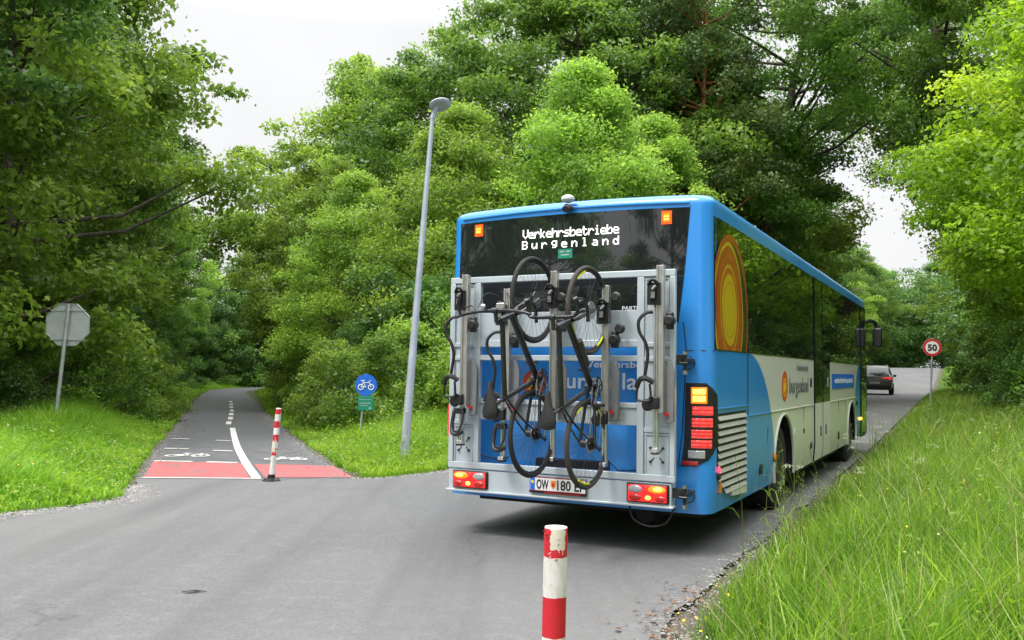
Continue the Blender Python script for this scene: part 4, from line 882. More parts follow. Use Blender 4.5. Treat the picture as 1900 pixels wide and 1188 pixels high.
mb = MB(); mb.lathe(hc-hn*.031, hn, [(0, 0), (.12, 0), (.12, .012), (0, .012)], 32); mb.build('lamp_glass', 'clear_lens', hd)
# striped bollards
def paint_bands(name, edges, peel, seed):
    m = NT(name); tcn = m.n('ShaderNodeTexCoord').outputs['Object']; s_ = m.n('ShaderNodeSeparateXYZ'); m.l(tcn, s_.inputs[0])
    wn = m.math('ADD', s_.outputs[2], m.math('MULTIPLY', m.math('SUBTRACT', m.noise(30, 4), .5), .012))
    red = None
    for a, b in edges:
        t = m.math('MULTIPLY', m.math('GREATER_THAN', wn, a), m.math('LESS_THAN', wn, b)); red = t if red is None else m.math('MAXIMUM', red, t)
    mp_ = m.n('ShaderNodeMapping'); mp_.inputs['Location'].default_value = (seed, seed*2, 0); mp_.inputs['Scale'].default_value = (1, 1, .45); m.l(tcn, mp_.inputs[0])
    pe = m.noise(26, 6, .7, mp_.outputs[0], .6); big = m.noise(7, 3, .6, mp_.outputs[0]); pl = m.rng(m.math('ADD', m.math('MULTIPLY', pe, .55), m.math('MULTIPLY', big, .6)), peel, peel+.008, 0, 1)
    if seed == 0:
        nn_ = m.noise(45, 5, .7); wb = m.math('MULTIPLY', m.math('SUBTRACT', nn_, .5), .03); px_ = m.math('ADD', s_.outputs[0], wb); pz_ = m.math('ADD', s_.outputs[2], wb)
        patch_ = m.math('MULTIPLY', m.math('MULTIPLY', m.math('GREATER_THAN', px_, -.014), m.math('GREATER_THAN', pz_, .775)), m.math('LESS_THAN', px_, .046))
        pl = m.math('MAXIMUM', pl, patch_)
    pl2 = m.rng(m.noise(55, 5, .7, mp_.outputs[0]), .63, .64, 0, 1)
    grime = m.mix(m.rng(m.noise(14, 6, .75, mp_.outputs[0]), .35, .7, 0, .7), (.72, .71, .69), (.42, .39, .33))
    c = m.mix(red, grime, m.mix(m.noise(12, 4), (.48, .008, .02), (.60, .02, .035))); c = m.mix(pl, c, m.mix(m.noise(40, 4, .8), (.78, .74, .64), (.50, .45, .34))); c = m.mix(m.math('MULTIPLY', pl2, m.math('MAXIMUM', pl, .25)), c, (.10, .09, .07))
    m.col(c); m.set(Roughness=.55); m.bump(m.math('ADD', m.math('MULTIPLY', pl, -.6), pe), .5, .004); M[name] = m.m
def bollard(loc, r, h, lean, mat, label, base):
    b = empty('bollard', loc, 0, label, 'bollard', 'red and white striped bollards'); mb_ = MB(); n_ = 40; prof = []
    mb_.tube([(lean*z, 0, z*h) for z in np.linspace(-.02 if base else -.2, 1, 30)], [r*(1+.018*math.sin(i*2.1)*(i > 20)) for i in range(29)]+[r*.965], n_); mb_.build('post', mat, b, angle=50)
    mb_ = MB(); mb_.lathe((lean, 0, h), (lean, 0, h), [(r*.97, -.004), (r*.95, .003), (r*.6, .006), (0, .007)], 32); mb_.build('cap', 'white_paint', b)
    if base:
        mb_ = MB(); mb_.lathe((0, 0, 0), (0, 0, 1), [(.115, 0), (.12, .012), (.075, .022), (.05, .035), (.046, .085), (0, .085)], 28)
        for k in range(4): a = k*math.pi/2+.5; mb_.cyl((.09*math.cos(a), .09*math.sin(a), .01), (.09*math.cos(a), .09*math.sin(a), .03), .01, 8)
        mb_.build('base_plate', 'black_plastic', b)
    return b
paint_bands('bands_near', [(.42, .582), (.742, .858)], .66, 0); paint_bands('bands_far', [(.335, .43), (.51, .61), (.70, .79), (.88, .95)], .655, 3)
bn_ = bollard((.183, 3.72, 0), .0485, .858, .01, 'bands_near', 'thick red and white bollard with peeling paint in the foreground', False)
bollard((-3.17, 11.97, 0), .037, .955, .07, 'bands_far', 'slim leaning red and white bollard with black foot on the cycle path', True)
# peeled flakes standing off the near bollard
mb = MB()
for (a, z, s_) in ((3.9, .845, .012), (-.3, .815, .010), (-.15, .80, .012), (-.2, .79, .009), (4.1, .83, .010), (-.1, .60, .006), (4.9, .735, .007)):
    c = Vector((.0485*math.cos(a), .0485*math.sin(a), z)); o_ = Vector((math.cos(a), math.sin(a), .3)); t_ = Vector((-math.sin(a), math.cos(a), 0))
    mb = MB(); mb.add([c-t_*s_, c+t_*s_, c+t_*s_*.5+o_*s_*1.0+Vector((0, 0, s_*.6)), c-t_*s_*.6+o_*s_*.7], [(0, 1, 2, 3)])
    o = mb.build('paint_flake', 'red_paint', bn_, smooth=False); sol = o.modifiers.new('t', 'SOLIDIFY'); sol.thickness = .001

# ------------------------------------------------------------------ vegetation
def leaf_mat(name, ca, cb, cc, trans=.5):
    m = NT(name); at = m.n('ShaderNodeAttribute', attribute_name='tint'); oi = m.n('ShaderNodeObjectInfo')
    c = m.ramp(at.outputs['Fac'], [(0, ca), (.55, cb), (1, cc)])
    hs = m.n('ShaderNodeHueSaturation'); m.l(c, hs.inputs['Color']); m.l(m.rng(oi.outputs['Random'], 0, 1, .492, .508), hs.inputs['Hue']); m.l(m.rng(oi.outputs['Random'], 0, 1, .82, 1.2), hs.inputs['Value'])
    m.l(hs.outputs[0], m.b.inputs['Base Color']); m.set(Roughness=.42); m.b.inputs['Specular IOR Level'].default_value = .5
    tr = m.n('ShaderNodeBsdfTranslucent'); hs2 = m.n('ShaderNodeHueSaturation'); hs2.inputs['Hue'].default_value = .496; hs2.inputs['Value'].default_value = 1.5; m.l(hs.outputs[0], hs2.inputs['Color']); m.l(hs2.outputs[0], tr.inputs['Color'])
    ms = m.n('ShaderNodeMixShader'); ms.inputs[0].default_value = trans; m.l(m.b.outputs[0], ms.inputs[1]); m.l(tr.outputs[0], ms.inputs[2]); m.l(ms.outputs[0], m.t.nodes['Material Output'].inputs[0]); M[name] = m.m
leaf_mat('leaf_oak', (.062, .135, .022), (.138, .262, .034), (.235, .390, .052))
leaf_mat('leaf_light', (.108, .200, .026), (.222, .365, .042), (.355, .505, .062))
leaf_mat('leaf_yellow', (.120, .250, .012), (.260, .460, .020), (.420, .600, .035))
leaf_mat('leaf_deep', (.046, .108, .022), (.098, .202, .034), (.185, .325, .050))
leaf_mat('needle', (.045, .090, .020), (.090, .155, .035), (.150, .210, .055), .35)
leaf_mat('grass', (.060, .145, .012), (.160, .330, .020), (.340, .500, .050), .5)
leaf_mat('grass_dry', (.16, .20, .045), (.30, .31, .10), (.46, .42, .20), .3)
leaf_mat('weed', (.080, .170, .012), (.180, .340, .020), (.320, .460, .035), .5)
m = NT('bark'); n = m.noise(5, 6, .7); mp_ = m.n('ShaderNodeMapping'); mp_.inputs['Scale'].default_value = (8, 8, 1.2); m.l(m.n('ShaderNodeTexCoord').outputs['Object'], mp_.inputs[0]); nn = m.noise(2, 6, .7, mp_.outputs[0])
m.col(m.mix(m.rng(nn, .35, .65, 0, 1), (.035, .028, .02), (.13, .105, .08))); m.set(Roughness=.9); m.bump(nn, .8, .03); M['bark'] = m.m
m = NT('pine_bark'); mp_ = m.n('ShaderNodeMapping'); mp_.inputs['Scale'].default_value = (8, 8, 1.2); m.l(m.n('ShaderNodeTexCoord').outputs['Object'], mp_.inputs[0]); nn = m.noise(2, 6, .7, mp_.outputs[0])
sz_ = m.n('ShaderNodeSeparateXYZ'); m.l(m.n('ShaderNodeTexCoord').outputs['Object'], sz_.inputs[0])
m.col(m.mix(m.rng(sz_.outputs[2], 3, 7, 0, 1), m.mix(nn, (.05, .035, .028), (.16, .11, .09)), m.mix(nn, (.14, .045, .02), (.36, .14, .06)))); m.set(Roughness=.9); m.bump(nn, .8, .02); M['pine_bark'] = m.m

def unit(v): return v/np.maximum(np.linalg.norm(v, axis=-1, keepdims=True), 1e-9)
def leaves(r, C, Rr, counts, size, aspect=.62, flat=.6, tint=None):
    """leaf quads in ellipsoidal clumps; C centres (n,3), Rr radii (n,3), counts (n,)"""
    idx = np.repeat(np.arange(len(C)), counts); n = len(idx)
    d = unit(r.normal(size=(n, 3))); rad_ = r.random(n)**.55*np.where(r.random(n) < .12, 1.35, 1); p = C[idx]+d*Rr[idx]*rad_[:, None]
    p[:, 2] -= .16*Rr[idx, 0]*(np.hypot(d[:, 0], d[:, 1])*rad_)**2        # sprays droop outwards
    L_ = size*np.clip(np.exp(r.normal(-.08, .36, n)), .4, 1.5)
    nrm = unit(r.normal(size=(n, 3))*(1-flat)+np.array([0, 0, 1.])*flat+d*.35)
    ax = unit(np.cross(nrm, r.normal(size=(n, 3)))); ax[:, 2] -= .15; ax = unit(ax); sd_ = unit(np.cross(nrm, ax))
    a = p-ax*L_[:, None]*.5; b = p+ax*L_[:, None]*.5; wv_ = sd_*(L_*aspect*.5)[:, None]; dr = nrm*(L_*.10)[:, None]
    Q = np.stack([a, p-wv_+dr, b, p+wv_+dr], 1)
    ct = r.normal(0, .22, len(C)) if tint is None else tint
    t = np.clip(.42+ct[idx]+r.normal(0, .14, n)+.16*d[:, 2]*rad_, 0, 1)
    return Q, t
def limb(mb_, a, b, r0_, r1_, r, seg=6, sag=.08):
    a, b = Vector(a), Vector(b); L_ = (b-a).length; mid1 = a.lerp(b, .4)+Vector((r.normal()*.06*L_, r.normal()*.06*L_, -sag*L_+abs(r.normal())*.04*L_)); mb_.tube([a, mid1, b], [r0_, (r0_*.62+r1_*.38), r1_], seg, smooth=0, caps=False)
def tree(name, seed, H, R, base, nclump, per, size, leafm, barkm='bark', trunk_r=.2, shape='oak', label=None, cat='tree', lean=(0, 0), flat=.42, cr=(.55, 1.15)):
    r = np.random.default_rng(seed); root = empty(name, (0, 0, 0), 0, label, cat)
    C = []; 
    while len(C) < nclump:
        d = unit(r.normal(size=3)); rr = r.uniform(.45, 1.0)**.5; z = d[2]*rr
        if shape == 'oak': p = np.array([d[0]*rr*R, d[1]*rr*R, base+(H-base)*(.5+.5*z)]); fr_ = (p[2]-base)/(H-base); p[:2] *= (.75+.45*math.sin(math.pi*min(1, fr_*1.1)))
        elif shape == 'birch': fr_ = r.random(); w_ = R*(math.sin(math.pi*min(1, fr_*.9+.12))**.7)*rr; a = r.uniform(0, 2*math.pi); p = np.array([w_*math.cos(a), w_*math.sin(a), base+(H-base)*fr_])
        elif shape == 'pine': fr_ = r.random(); w_ = R*(1-.65*fr_)*rr; a = r.uniform(0, 2*math.pi); p = np.array([w_*math.cos(a), w_*math.sin(a), base+(H-base)*fr_])
        else: p = np.array([d[0]*rr*R, d[1]*rr*R, base+(H-base)*abs(z)])
        lump = 1+.22*math.sin(3*math.atan2(d[1], d[0])+seed)+.15*math.sin(5*math.atan2(d[1], d[0])+p[2]+seed); p[:2] *= min(1.17, max(.72, lump))
        p[0] += lean[0]*(p[2]/H)**1.5; p[1] += lean[1]*(p[2]/H)**1.5; C.append(p)
    C = np.array(C); dd = np.linalg.norm(C[:, None]-C[None], axis=2); dd.sort(axis=1); C = C[(dd[:, 2] < 1.35*R/4+.45)]; nclump = len(C); cr_ = (cr[0]*.75+(cr[1]*1.05-cr[0]*.75)*r.random(nclump)**1.3)*(R/4)**.5; Rr = np.stack([cr_, cr_*r.uniform(.7, 1.1, nclump), cr_*(.52 if shape != 'shrub' else .65)*r.uniform(.6, 1.35, nclump)], 1)
    cnt = np.maximum(6, (per*(cr_/cr_.mean())**2).astype(int)); Q, t = leaves(r, C, Rr, cnt, size, flat=flat)
    # trunk and limbs
    mb_ = MB(); k = 9; tp_ = [Vector((lean[0]*(f_)**1.5+r.normal()*.05*f_, lean[1]*(f_)**1.5+r.normal()*.05*f_, -.4+(H*.93+.4)*f_)) for f_ in np.linspace(0, 1, k)]
    rs = [trunk_r*(1.25 if i == 0 else 1)*(1-.88*(i/(k-1))) for i in range(k)]; mb_.tube(tp_, rs, 10, caps=False)
    order = np.argsort(-cr_)[:min(nclump, 46 if shape != 'shrub' else 14)]
    for i in order:
        c = C[i]; zb = max(min(c[2]-.35*math.hypot(c[0], c[1])-.3, H*.85), base*.55+.2); f_ = (zb+.4)/(H*.93+.4); j = min(k-2, int(f_*(k-1))); g_ = f_*(k-1)-j; o_ = tp_[j].lerp(tp_[j+1], min(1, g_))
        limb(mb_, o_, c, max(.02, trunk_r*.42*(1-f_*.6)), .012, r)
    tr = mb_.build('trunk' if shape != 'shrub' else 'stems', barkm, root, angle=80)
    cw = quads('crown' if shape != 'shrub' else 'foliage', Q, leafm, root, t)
    return root
PROTO = {}
def proto(k, *a, **kw): PROTO[k] = (tree(*a, **kw), [False])
proto('oakA', 'broadleaf_tree', 11, 15, 4.2, 1.2, 230, 340, .136, 'leaf_oak', trunk_r=.24)
proto('oakB', 'broadleaf_tree', 12, 17, 4.6, 2.5, 240, 345, .138, 'leaf_oak', trunk_r=.28, lean=(.8, .3))
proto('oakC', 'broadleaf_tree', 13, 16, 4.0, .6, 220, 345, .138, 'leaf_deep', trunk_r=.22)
proto('limeA', 'broadleaf_tree', 14, 13, 3.6, .5, 210, 310, .135, 'leaf_light', trunk_r=.18)
proto('birchA', 'broadleaf_tree', 15, 9.8, 2.9, .4, 210, 330, .10, 'leaf_light', trunk_r=.12, shape='birch')
proto('near', 'broadleaf_tree', 16, 10.5, 3.6, 1.0, 260, 400, .115, 'leaf_yellow', trunk_r=.2, shape='oak', flat=.5)
proto('high', 'broadleaf_tree', 24, 24, 6.2, 9.5, 240, 300, .165, 'leaf_oak', trunk_r=.34, lean=(4.5, 0))
proto('pine', 'pine_tree', 17, 16.5, 3.3, 6.5, 105, 340, .11, 'needle', 'pine_bark', trunk_r=.19, shape='pine', flat=.2)
proto('spruce', 'spruce_tree', 18, 15, 2.6, .6, 170, 300, .12, 'needle', 'bark', trunk_r=.17, shape='pine', flat=.3)
proto('shrubA', 'shrub', 21, 3.4, 2.0, .1, 70, 230, .085, 'leaf_light', trunk_r=.04, shape='shrub', cat='shrub', cr=(.4, .8))
proto('shrubB', 'shrub', 22, 2.8, 2.1, .05, 70, 230, .08, 'leaf_oak', trunk_r=.04, shape='shrub', cat='shrub', cr=(.4, .8))
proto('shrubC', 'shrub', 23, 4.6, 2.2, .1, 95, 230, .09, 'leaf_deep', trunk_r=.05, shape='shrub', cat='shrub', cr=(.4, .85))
rp = random.Random(4)
ORD = ['first', 'second', 'third', 'fourth', 'fifth', 'sixth', 'seventh', 'eighth', 'ninth', 'tenth', 'eleventh', 'twelfth', 'thirteenth', 'fourteenth', 'fifteenth', 'sixteenth', 'seventeenth', 'eighteenth', 'nineteenth', 'twentieth']
def near_order(lst, split=False):
    out_ = {}
    for sel in ((lambda p: p[2] == 'shrubC'), (lambda p: p[2] != 'shrubC')) if split else ((lambda p: True),):
        for i, p in enumerate(sorted([p for p in lst if sel(p)], key=lambda p: math.hypot(p[0], p[1]))): out_[id(p)] = ORD[i]
    return out_
def place(k, x, y, s=1.0, label=None, group=None, rz=None, sz=None, dz=0):
    root, used = PROTO[k]; o = root if not used[0] else copy_tree(root); used[0] = True
    o.location = (x, y, float(ground_h(x, y))-.1+dz); o.rotation_euler = (0, 0, rp.uniform(0, 6.28) if rz is None else rz); o.scale = (s, s, sz or s)
    o['label'] = label; o['category'] = 'shrub' if k.startswith('shrub') else 'tree'
    if group: o['group'] = group
    elif 'group' in o.keys(): del o['group']
    return o
GL_ = 'trees along the left side of the cycle path'; GM_ = 'trees between the cycle path and the road'; GR_ = 'trees on the right side of the road'
# left of the cycle path, front row
for a in [('oakC', -13.8, 16.5, 1.05, 'tall dark broadleaf tree at the far left edge, its crown running out of the top'),
          ('limeA', -11.8, 20.5, 1.12, 'leafy tree just behind the stop sign, mid green with drooping sprays'),
          ('oakB', -15.8, 27.5, 1.0, 'broadleaf tree on the left with a dark bare limb showing against its leaves'),
          ('oakA', -17.4, 32, 1.05, 'rounded green tree on the left whose upper twigs stand against the white sky'),
          ('limeA', -18.9, 37.5, 1.3, 'brighter green tree on the left halfway along the cycle path'),
          ('oakB', -21.8, 44.5, 1.05, 'slightly bluish green tree on the left beyond the brighter one'),
          ('oakA', -23.4, 52, 1.0, 'last tall tree on the left before the cycle path bends'),
          ('limeA', -25, 60, 1.2, 'tree at the left end of the sky gap, above the bend')]:
    place(*a[:4], label=a[4])
LB = 'dark tree in the second row of the wood left of the cycle path'
lst_ = [(-18, 18, 'oakC', 1.15), (-19, 24.5, 'oakC', 1.1), (-21, 31, 'spruce', 1.2), (-24, 38, 'oakC', 1.1), (-27, 46, 'oakC', 1.1), (-31, 55, 'oakC', 1.1), (-24, 22, 'oakB', 1.1), (-28, 30, 'oakB', 1.0)]; od = near_order(lst_)
for p_ in lst_:
    x, y, k, s = p_; place(k, x, y, s, od[id(p_)]+' dark tree from the camera in the second row left of the cycle path', 'second row of trees left of the cycle path')
# undergrowth along the left
LSH = 'dark green undergrowth bush at the foot of the trees left of the cycle path'
lst_ = [(-13.4, 18.6, 'shrubC', .9), (-11.6, 19.4, 'shrubC', .72), (-10.6, 21.5, 'shrubB', .9), (-12.8, 23.5, 'shrubC', .9), (-12.6, 27.5, 'shrubC', .8), (-14.5, 31, 'shrubC', .9), (-15.6, 35, 'shrubC', .95), (-17.4, 39, 'shrubB', 1.2), (-18.6, 43, 'shrubC', .95), (-20, 48, 'shrubC', 1.0), (-21.8, 54, 'shrubC', 1.1), (-23, 60, 'shrubC', 1.2), (-24, 66, 'shrubC', 1.3)]; od = near_order(lst_)
for p_ in lst_:
    x, y, k, s = p_; place(k, x, y, s, od[id(p_)]+' dark green undergrowth bush from the camera, under the trees left of the cycle path', 'bushes left of the cycle path')
place('shrubA', -9.9, 23.8, .62, 'small brighter bush at the edge of the grass right of the stop sign')
place('shrubB', -14.6, 20.6, .9, 'low bush behind the stop sign pole at the far left')
# right of the cycle path
for a in [('oakA', -10.6, 57, 1.05, 'tall tree on the right of the cycle path, edge of the sky gap'), ('limeA', -8.6, 49, 1.32, 'tall bright tree left of the lamp post, second from the sky gap'),
          ('limeA', -6.8, 41, 1.3, 'broad tree directly left of the lamp post with a rounded top'), ('limeA', -7.9, 44.5, .8, 'lower tree filling the gap beside the cycle path, far end'),
          ('limeA', -7.2, 33.5, .78, 'bright green tree beside the cycle path, in front of the tall ones'), ('birchA', -5.2, 29, .80, 'small pale leafed tree left of the lamp post foot'),
          ('birchA', -1.6, 26.5, .95, 'pale green tree behind the top half of the lamp post'), ('birchA', 2.0, 26.5, 1.08, 'pale yellow green tree rising behind the left half of the bus roof'),
          ('birchA', 4.6, 29.5, 1.0, 'pale young tree behind the middle of the bus roof'), ('oakB', -1.5, 38, 1.0, 'dark limbed oak above the lamp head'),
          ('oakA', 2.6, 36.5, 1.3, 'oak with dark bare limbs reaching the top of the picture, left of the pines'), ('pine', 7.3, 34, 1.12, 'pine with a reddish bare trunk rising behind the bus corner'),
          ('pine', 5.9, 36, 1.1, 'second pine with a grey trunk just left of the reddish one'), ('oakA', 7.4, 38.0, 1.1, 'broad oak directly above the rear corner of the bus'),
          ('limeA', 9.9, 43, 1.3, 'oak above the middle of the bus side, boughs over the road'), ('oakA', 12.4, 47.5, 1.05, 'dense oak above the bus side, left of the small sky hole'), ('limeA', 13.8, 52, 1.05, 'bright green tree above the front half of the bus'),
          ('oakB', 18.2, 60, .88, 'tree beyond the front of the bus, left of the sky hole'), ('pine', 24.6, 68.5, .75, 'slender trunked tree standing left of the road above the car')]:
    place(*a[:4], label=a[4])
MB_ = 'tree deep in the wood between the cycle path and the road'
lst_ = [(-3.5, 50, 'oakC', 1.0), (3, 46, 'oakC', .8), (-7.5, 60, 'oakC', 1.0), (9, 46, 'oakC', .8), (10.5, 55, 'oakC', .8), (1.5, 58, 'oakC', .8), (15, 60, 'oakC', .8), (19, 70, 'oakC', .8), (22, 80, 'oakC', .8), (-11, 66, 'oakC', .85)]; od = near_order(lst_)
for p_ in lst_:
    x, y, k, s = p_; place(k, x, y, s, od[id(p_)]+' tree from the camera deep in the wood between cycle path and road', 'trees inside the middle wood')
MSH = 'bright green bush on the slope between the cycle path and the road'
lst_ = [(-4.6, 25.0, 'shrubA', .72), (-3.9, 21.6, 'shrubA', .78), (-2.3, 20.6, 'shrubB', .95), (-.8, 20.3, 'shrubA', 1.05), (.9, 20.3, 'shrubB', 1.05), (-5.8, 28.5, 'shrubA', .8), (-6.4, 32, 'shrubB', 1.0), (-7.5, 36.5, 'shrubA', 1.0), (-8.9, 41.5, 'shrubB', 1.1), (-10.2, 47, 'shrubC', 1.0), (-11.3, 52, 'shrubC', 1.0), (-11.8, 58, 'shrubC', 1.1), (2.6, 22.5, 'shrubB', 1.2), (4.4, 25.5, 'shrubA', 1.3), (-1.5, 23.5, 'shrubC', 1.0), (-3.4, 24.6, 'shrubC', .95), (.8, 24.2, 'shrubC', 1.1), (4.6, 29.5, 'shrubC', 1.3), (6.2, 33.5, 'shrubC', 1.1), (8.3, 38.5, 'shrubC', 1.1), (11.0, 44.5, 'shrubC', 1.1), (14.2, 51.5, 'shrubC', 1.1), (18.3, 60, 'shrubC', 1.1), (23.6, 71, 'shrubC', 1.2)]; od = near_order(lst_, True)
for p_ in lst_:
    x, y, k, s = p_; place(k, x, y, s, od[id(p_)]+(' bright' if k != 'shrubC' else ' darker')+' bush from the camera on the slope between cycle path and road', 'bushes between the cycle path and the road')
# right of the road
for a in [('near', 13.15, 17.2, 1.05, 'yellow green tree close by at the right edge, its leaves the brightest in the picture'), ('near', 15.2, 22.5, 1.0, 'bright leafy tree behind the nearest one at the right edge'),
          ('oakB', 19.2, 28.5, 1.1, 'large tree at the upper right of the road, behind the yellow green one'), ('limeA', 19.6, 31.5, .8, 'low bright tree on the right bank behind the speed limit sign pole'), ('limeA', 17.2, 26.5, .72, 'small bright tree filling the bank under the nearest yellow green crown'), ('limeA', 22, 36.5, 1.0, 'tree on the right of the road behind the speed limit sign'),
          ('oakA', 27.5, 45, .88, 'dark tree right of the sky hole on the far right verge'), ('limeA', 33, 56, .85, 'tree on the right verge near the crest of the road')]:
    place(*a[:4], label=a[4])
RB = 'tree further back in the wood right of the road'
lst_ = [(20, 21, 'oakC', 1.0), (24, 29, 'oakC', 1.0), (30, 40, 'oakC', 1.0), (37, 52, 'oakC', .95), (40, 66, 'oakC', .9), (46, 78, 'oakC', .9), (44, 72, 'limeA', .8)]; od = near_order(lst_)
for p_ in lst_:
    x, y, k, s = p_; place(k, x, y, s, od[id(p_)]+' tree from the camera further back in the wood right of the road', 'trees inside the right hand wood')
RSH = 'dark leafed bush on the right hand bank beyond the tall grass'
lst_ = [(11.0, 15.6, 'shrubC', .78), (12.6, 18.2, 'shrubB', 1.1), (13.2, 20.4, 'shrubC', .85), (14.4, 23, 'shrubB', 1.1), (15.8, 26, 'shrubC', .9), (17.6, 30, 'shrubC', .95), (19.5, 34, 'shrubB', 1.25), (22, 39, 'shrubC', 1.0), (25, 45, 'shrubC', 1.0), (28.5, 51.5, 'shrubC', 1.1), (32.5, 59.5, 'shrubC', 1.1), (37, 68, 'shrubC', 1.1), (42, 78, 'shrubC', 1.2), (14, 15.5, 'shrubC', 1.0), (17, 19, 'shrubC', 1.1)]; od = near_order(lst_)
for p_ in lst_:
    x, y, k, s = p_; place(k, x, y, s, od[id(p_)]+' dark leafed bush from the camera on the right bank beyond the tall grass', 'bushes on the right bank')
# beyond the crest
lst_ = [(36, 100, 'limeA', 1.15), (40.5, 106, 'oakA', 1.1), (49, 124, 'oakA', 1.15), (54, 104, 'limeA', 1.15), (43, 117, 'oakC', 1.15), (54, 127, 'oakC', .9), (31, 92, 'oakA', .9), (55, 114, 'oakC', .9)]; od = near_order(lst_)
for p_ in lst_:
    x, y, k, s = p_; place(k, x, y, s, od[id(p_)]+' distant tree from the camera beyond the crest of the road', 'trees beyond the crest')
o = place('high', 10.0, 38.5, 1.0, 'tall oak left of the road whose high crown reaches out over it', rz=.1)
place('high', 18.9, 34.0, .98, 'oak leaning over the road from the right bank, closing the canopy above the sky hole', rz=2.95)
o = place('high', 24.2, 43.0, .92, 'tall oak right of the road leaning out over it above the sky hole', rz=2.9)
o = place('high', 5.5, 41, 1.0, 'very tall oak behind the pines, filling the top of the picture', rz=1.9)
lst_ = [(-17.5, 74, 'shrubC', 1.6), (-14.5, 76, 'shrubC', 1.7), (-20.5, 72.5, 'shrubC', 1.6), (-11.5, 73, 'shrubC', 1.5), (-23.5, 70, 'shrubC', 1.5)]; od = near_order(lst_)
for p_ in lst_:
    x, y, k, s = p_; place(k, x, y, s, od[id(p_)]+' dark bush from the camera closing the view where the cycle path bends', 'bushes behind the bend')
lst_ = [(-19.5, 79, 'oakC', .62), (-24, 77, 'oakC', .7), (-15, 80, 'oakC', .62), (-27, 72, 'oakC', .85), (-31, 64, 'oakC', 1)]; od = near_order(lst_)
for p_ in lst_:
    x, y, k, s = p_; place(k, x, y, s, od[id(p_)]+' dark tree from the camera standing behind the bend of the cycle path', 'trees behind the bend')
# behind the camera, seen mirrored in the rear window and the bus side
lst_ = [(8, -9, 'oakA', .9), (13, -3, 'oakB', .9), (16, 5, 'oakC', .95), (14.5, 9.5, 'limeA', .9), (3, -17, 'oakC', .9), (-33, -10, 'oakC', 1.1), (-36, -4, 'oakC', 1.1), (-39, 2, 'oakC', 1.1), (-32.5, -17, 'oakA', .9), (-34, -24, 'oakA', .55), (-30, -28, 'oakC', .8), (-24, -32, 'oakC', .7), (-40, 8, 'oakC', 1.1), (-34, 6, 'oakB', .9), (-20, -14, 'pine', .75), (-25.5, -17, 'birchA', .9), (-13.5, -9.5, 'birchA', .62)]; od = near_order(lst_)
for p_ in lst_:
    x, y, k, s = p_; place(k, x, y, s, od[id(p_)]+' tree from the camera among those behind the photographer, mirrored in the bus windows', 'trees mirrored in the bus windows')

# the far wood behind everything
r = np.random.default_rng(99); pts = []
def arc(x0, y0, x1, y1, n, h0, h1, depth=6):
    t = r.random(n); P_ = np.stack([x0+(x1-x0)*t+r.normal(0, depth/2, n), y0+(y1-y0)*t+r.normal(0, depth/2, n), r.random(n)**.8], 1); top = h0+(h1-h0)*t+1.6*np.sin(t*37)+1.1*np.sin(t*91+2)
    P_[:, 2] = P_[:, 2]*top+ground_h(P_[:, 0], P_[:, 1]); return P_
C = np.concatenate([arc(-60, 30, -34, 76, 420, 15, 15), arc(-34, 76, -8, 78, 420, 8, 8), arc(-8, 78, 26, 100, 420, 14, 14), arc(26, 108, 64, 122, 420, 12, 12), arc(56, 112, 34, 30, 400, 12, 13), arc(34, 30, 30, -5, 260, 12, 12), arc(-60, 30, -34, 8, 260, 14, 14), arc(-40, 34, -34, 78, 300, 4, 4, 5), arc(-34, 80, -6, 84, 400, 4, 4, 4), arc(-30, 84, 24, 104, 500, 5, 5, 5), arc(60, 100, 34, 20, 300, 4, 4, 4), arc(22, 96, 60, 126, 400, 5, 5, 5)])
cr_ = r.uniform(1.0, 2.2, len(C)); Q, t = leaves(r, C, np.stack([cr_, cr_, cr_*.6], 1), (cr_*90).astype(int), .30, tint=r.normal(-.05, .15, len(C)))
tag(quads('distant_woodland', Q, 'leaf_deep', None, t), kind='stuff')

# ------------------------------------------------------------------ grass, weeds, gravel
def blades(r, P_, h, wd, bend=.35):
    n = len(P_); az = r.uniform(0, 2*np.pi, n); d = np.stack([np.cos(az), np.sin(az), np.zeros(n)], 1); sa = r.uniform(0, 2*np.pi, n); sdv = np.stack([np.cos(sa), np.sin(sa), np.zeros(n)], 1)
    b = (h*bend*r.uniform(.2, 1.6, n))[:, None]; upv = np.array([0, 0, 1.])[None]; L_ = [P_, P_+upv*(h*.55)[:, None]+d*b*.3, P_+upv*(h*r.uniform(.82, 1.0, n))[:, None]+d*b]
    W = [sdv*wd[:, None]*.5, sdv*wd[:, None]*.42, sdv*wd[:, None]*.06]
    q1 = np.stack([L_[0]-W[0], L_[0]+W[0], L_[1]+W[1], L_[1]-W[1]], 1); q2 = np.stack([L_[1]-W[1], L_[1]+W[1], L_[2]+W[2], L_[2]-W[2]], 1); return np.concatenate([q1, q2])
def scatter(r, n, box, ok):
    x = r.uniform(box[0], box[1], n); y = r.uniform(box[2], box[3], n); k = ok(x, y); return x[k], y[k]
def on_ground(x, y):
    return np.stack([x, y, ground_h(x, y)-.02], 1)
r = np.random.default_rng(5)
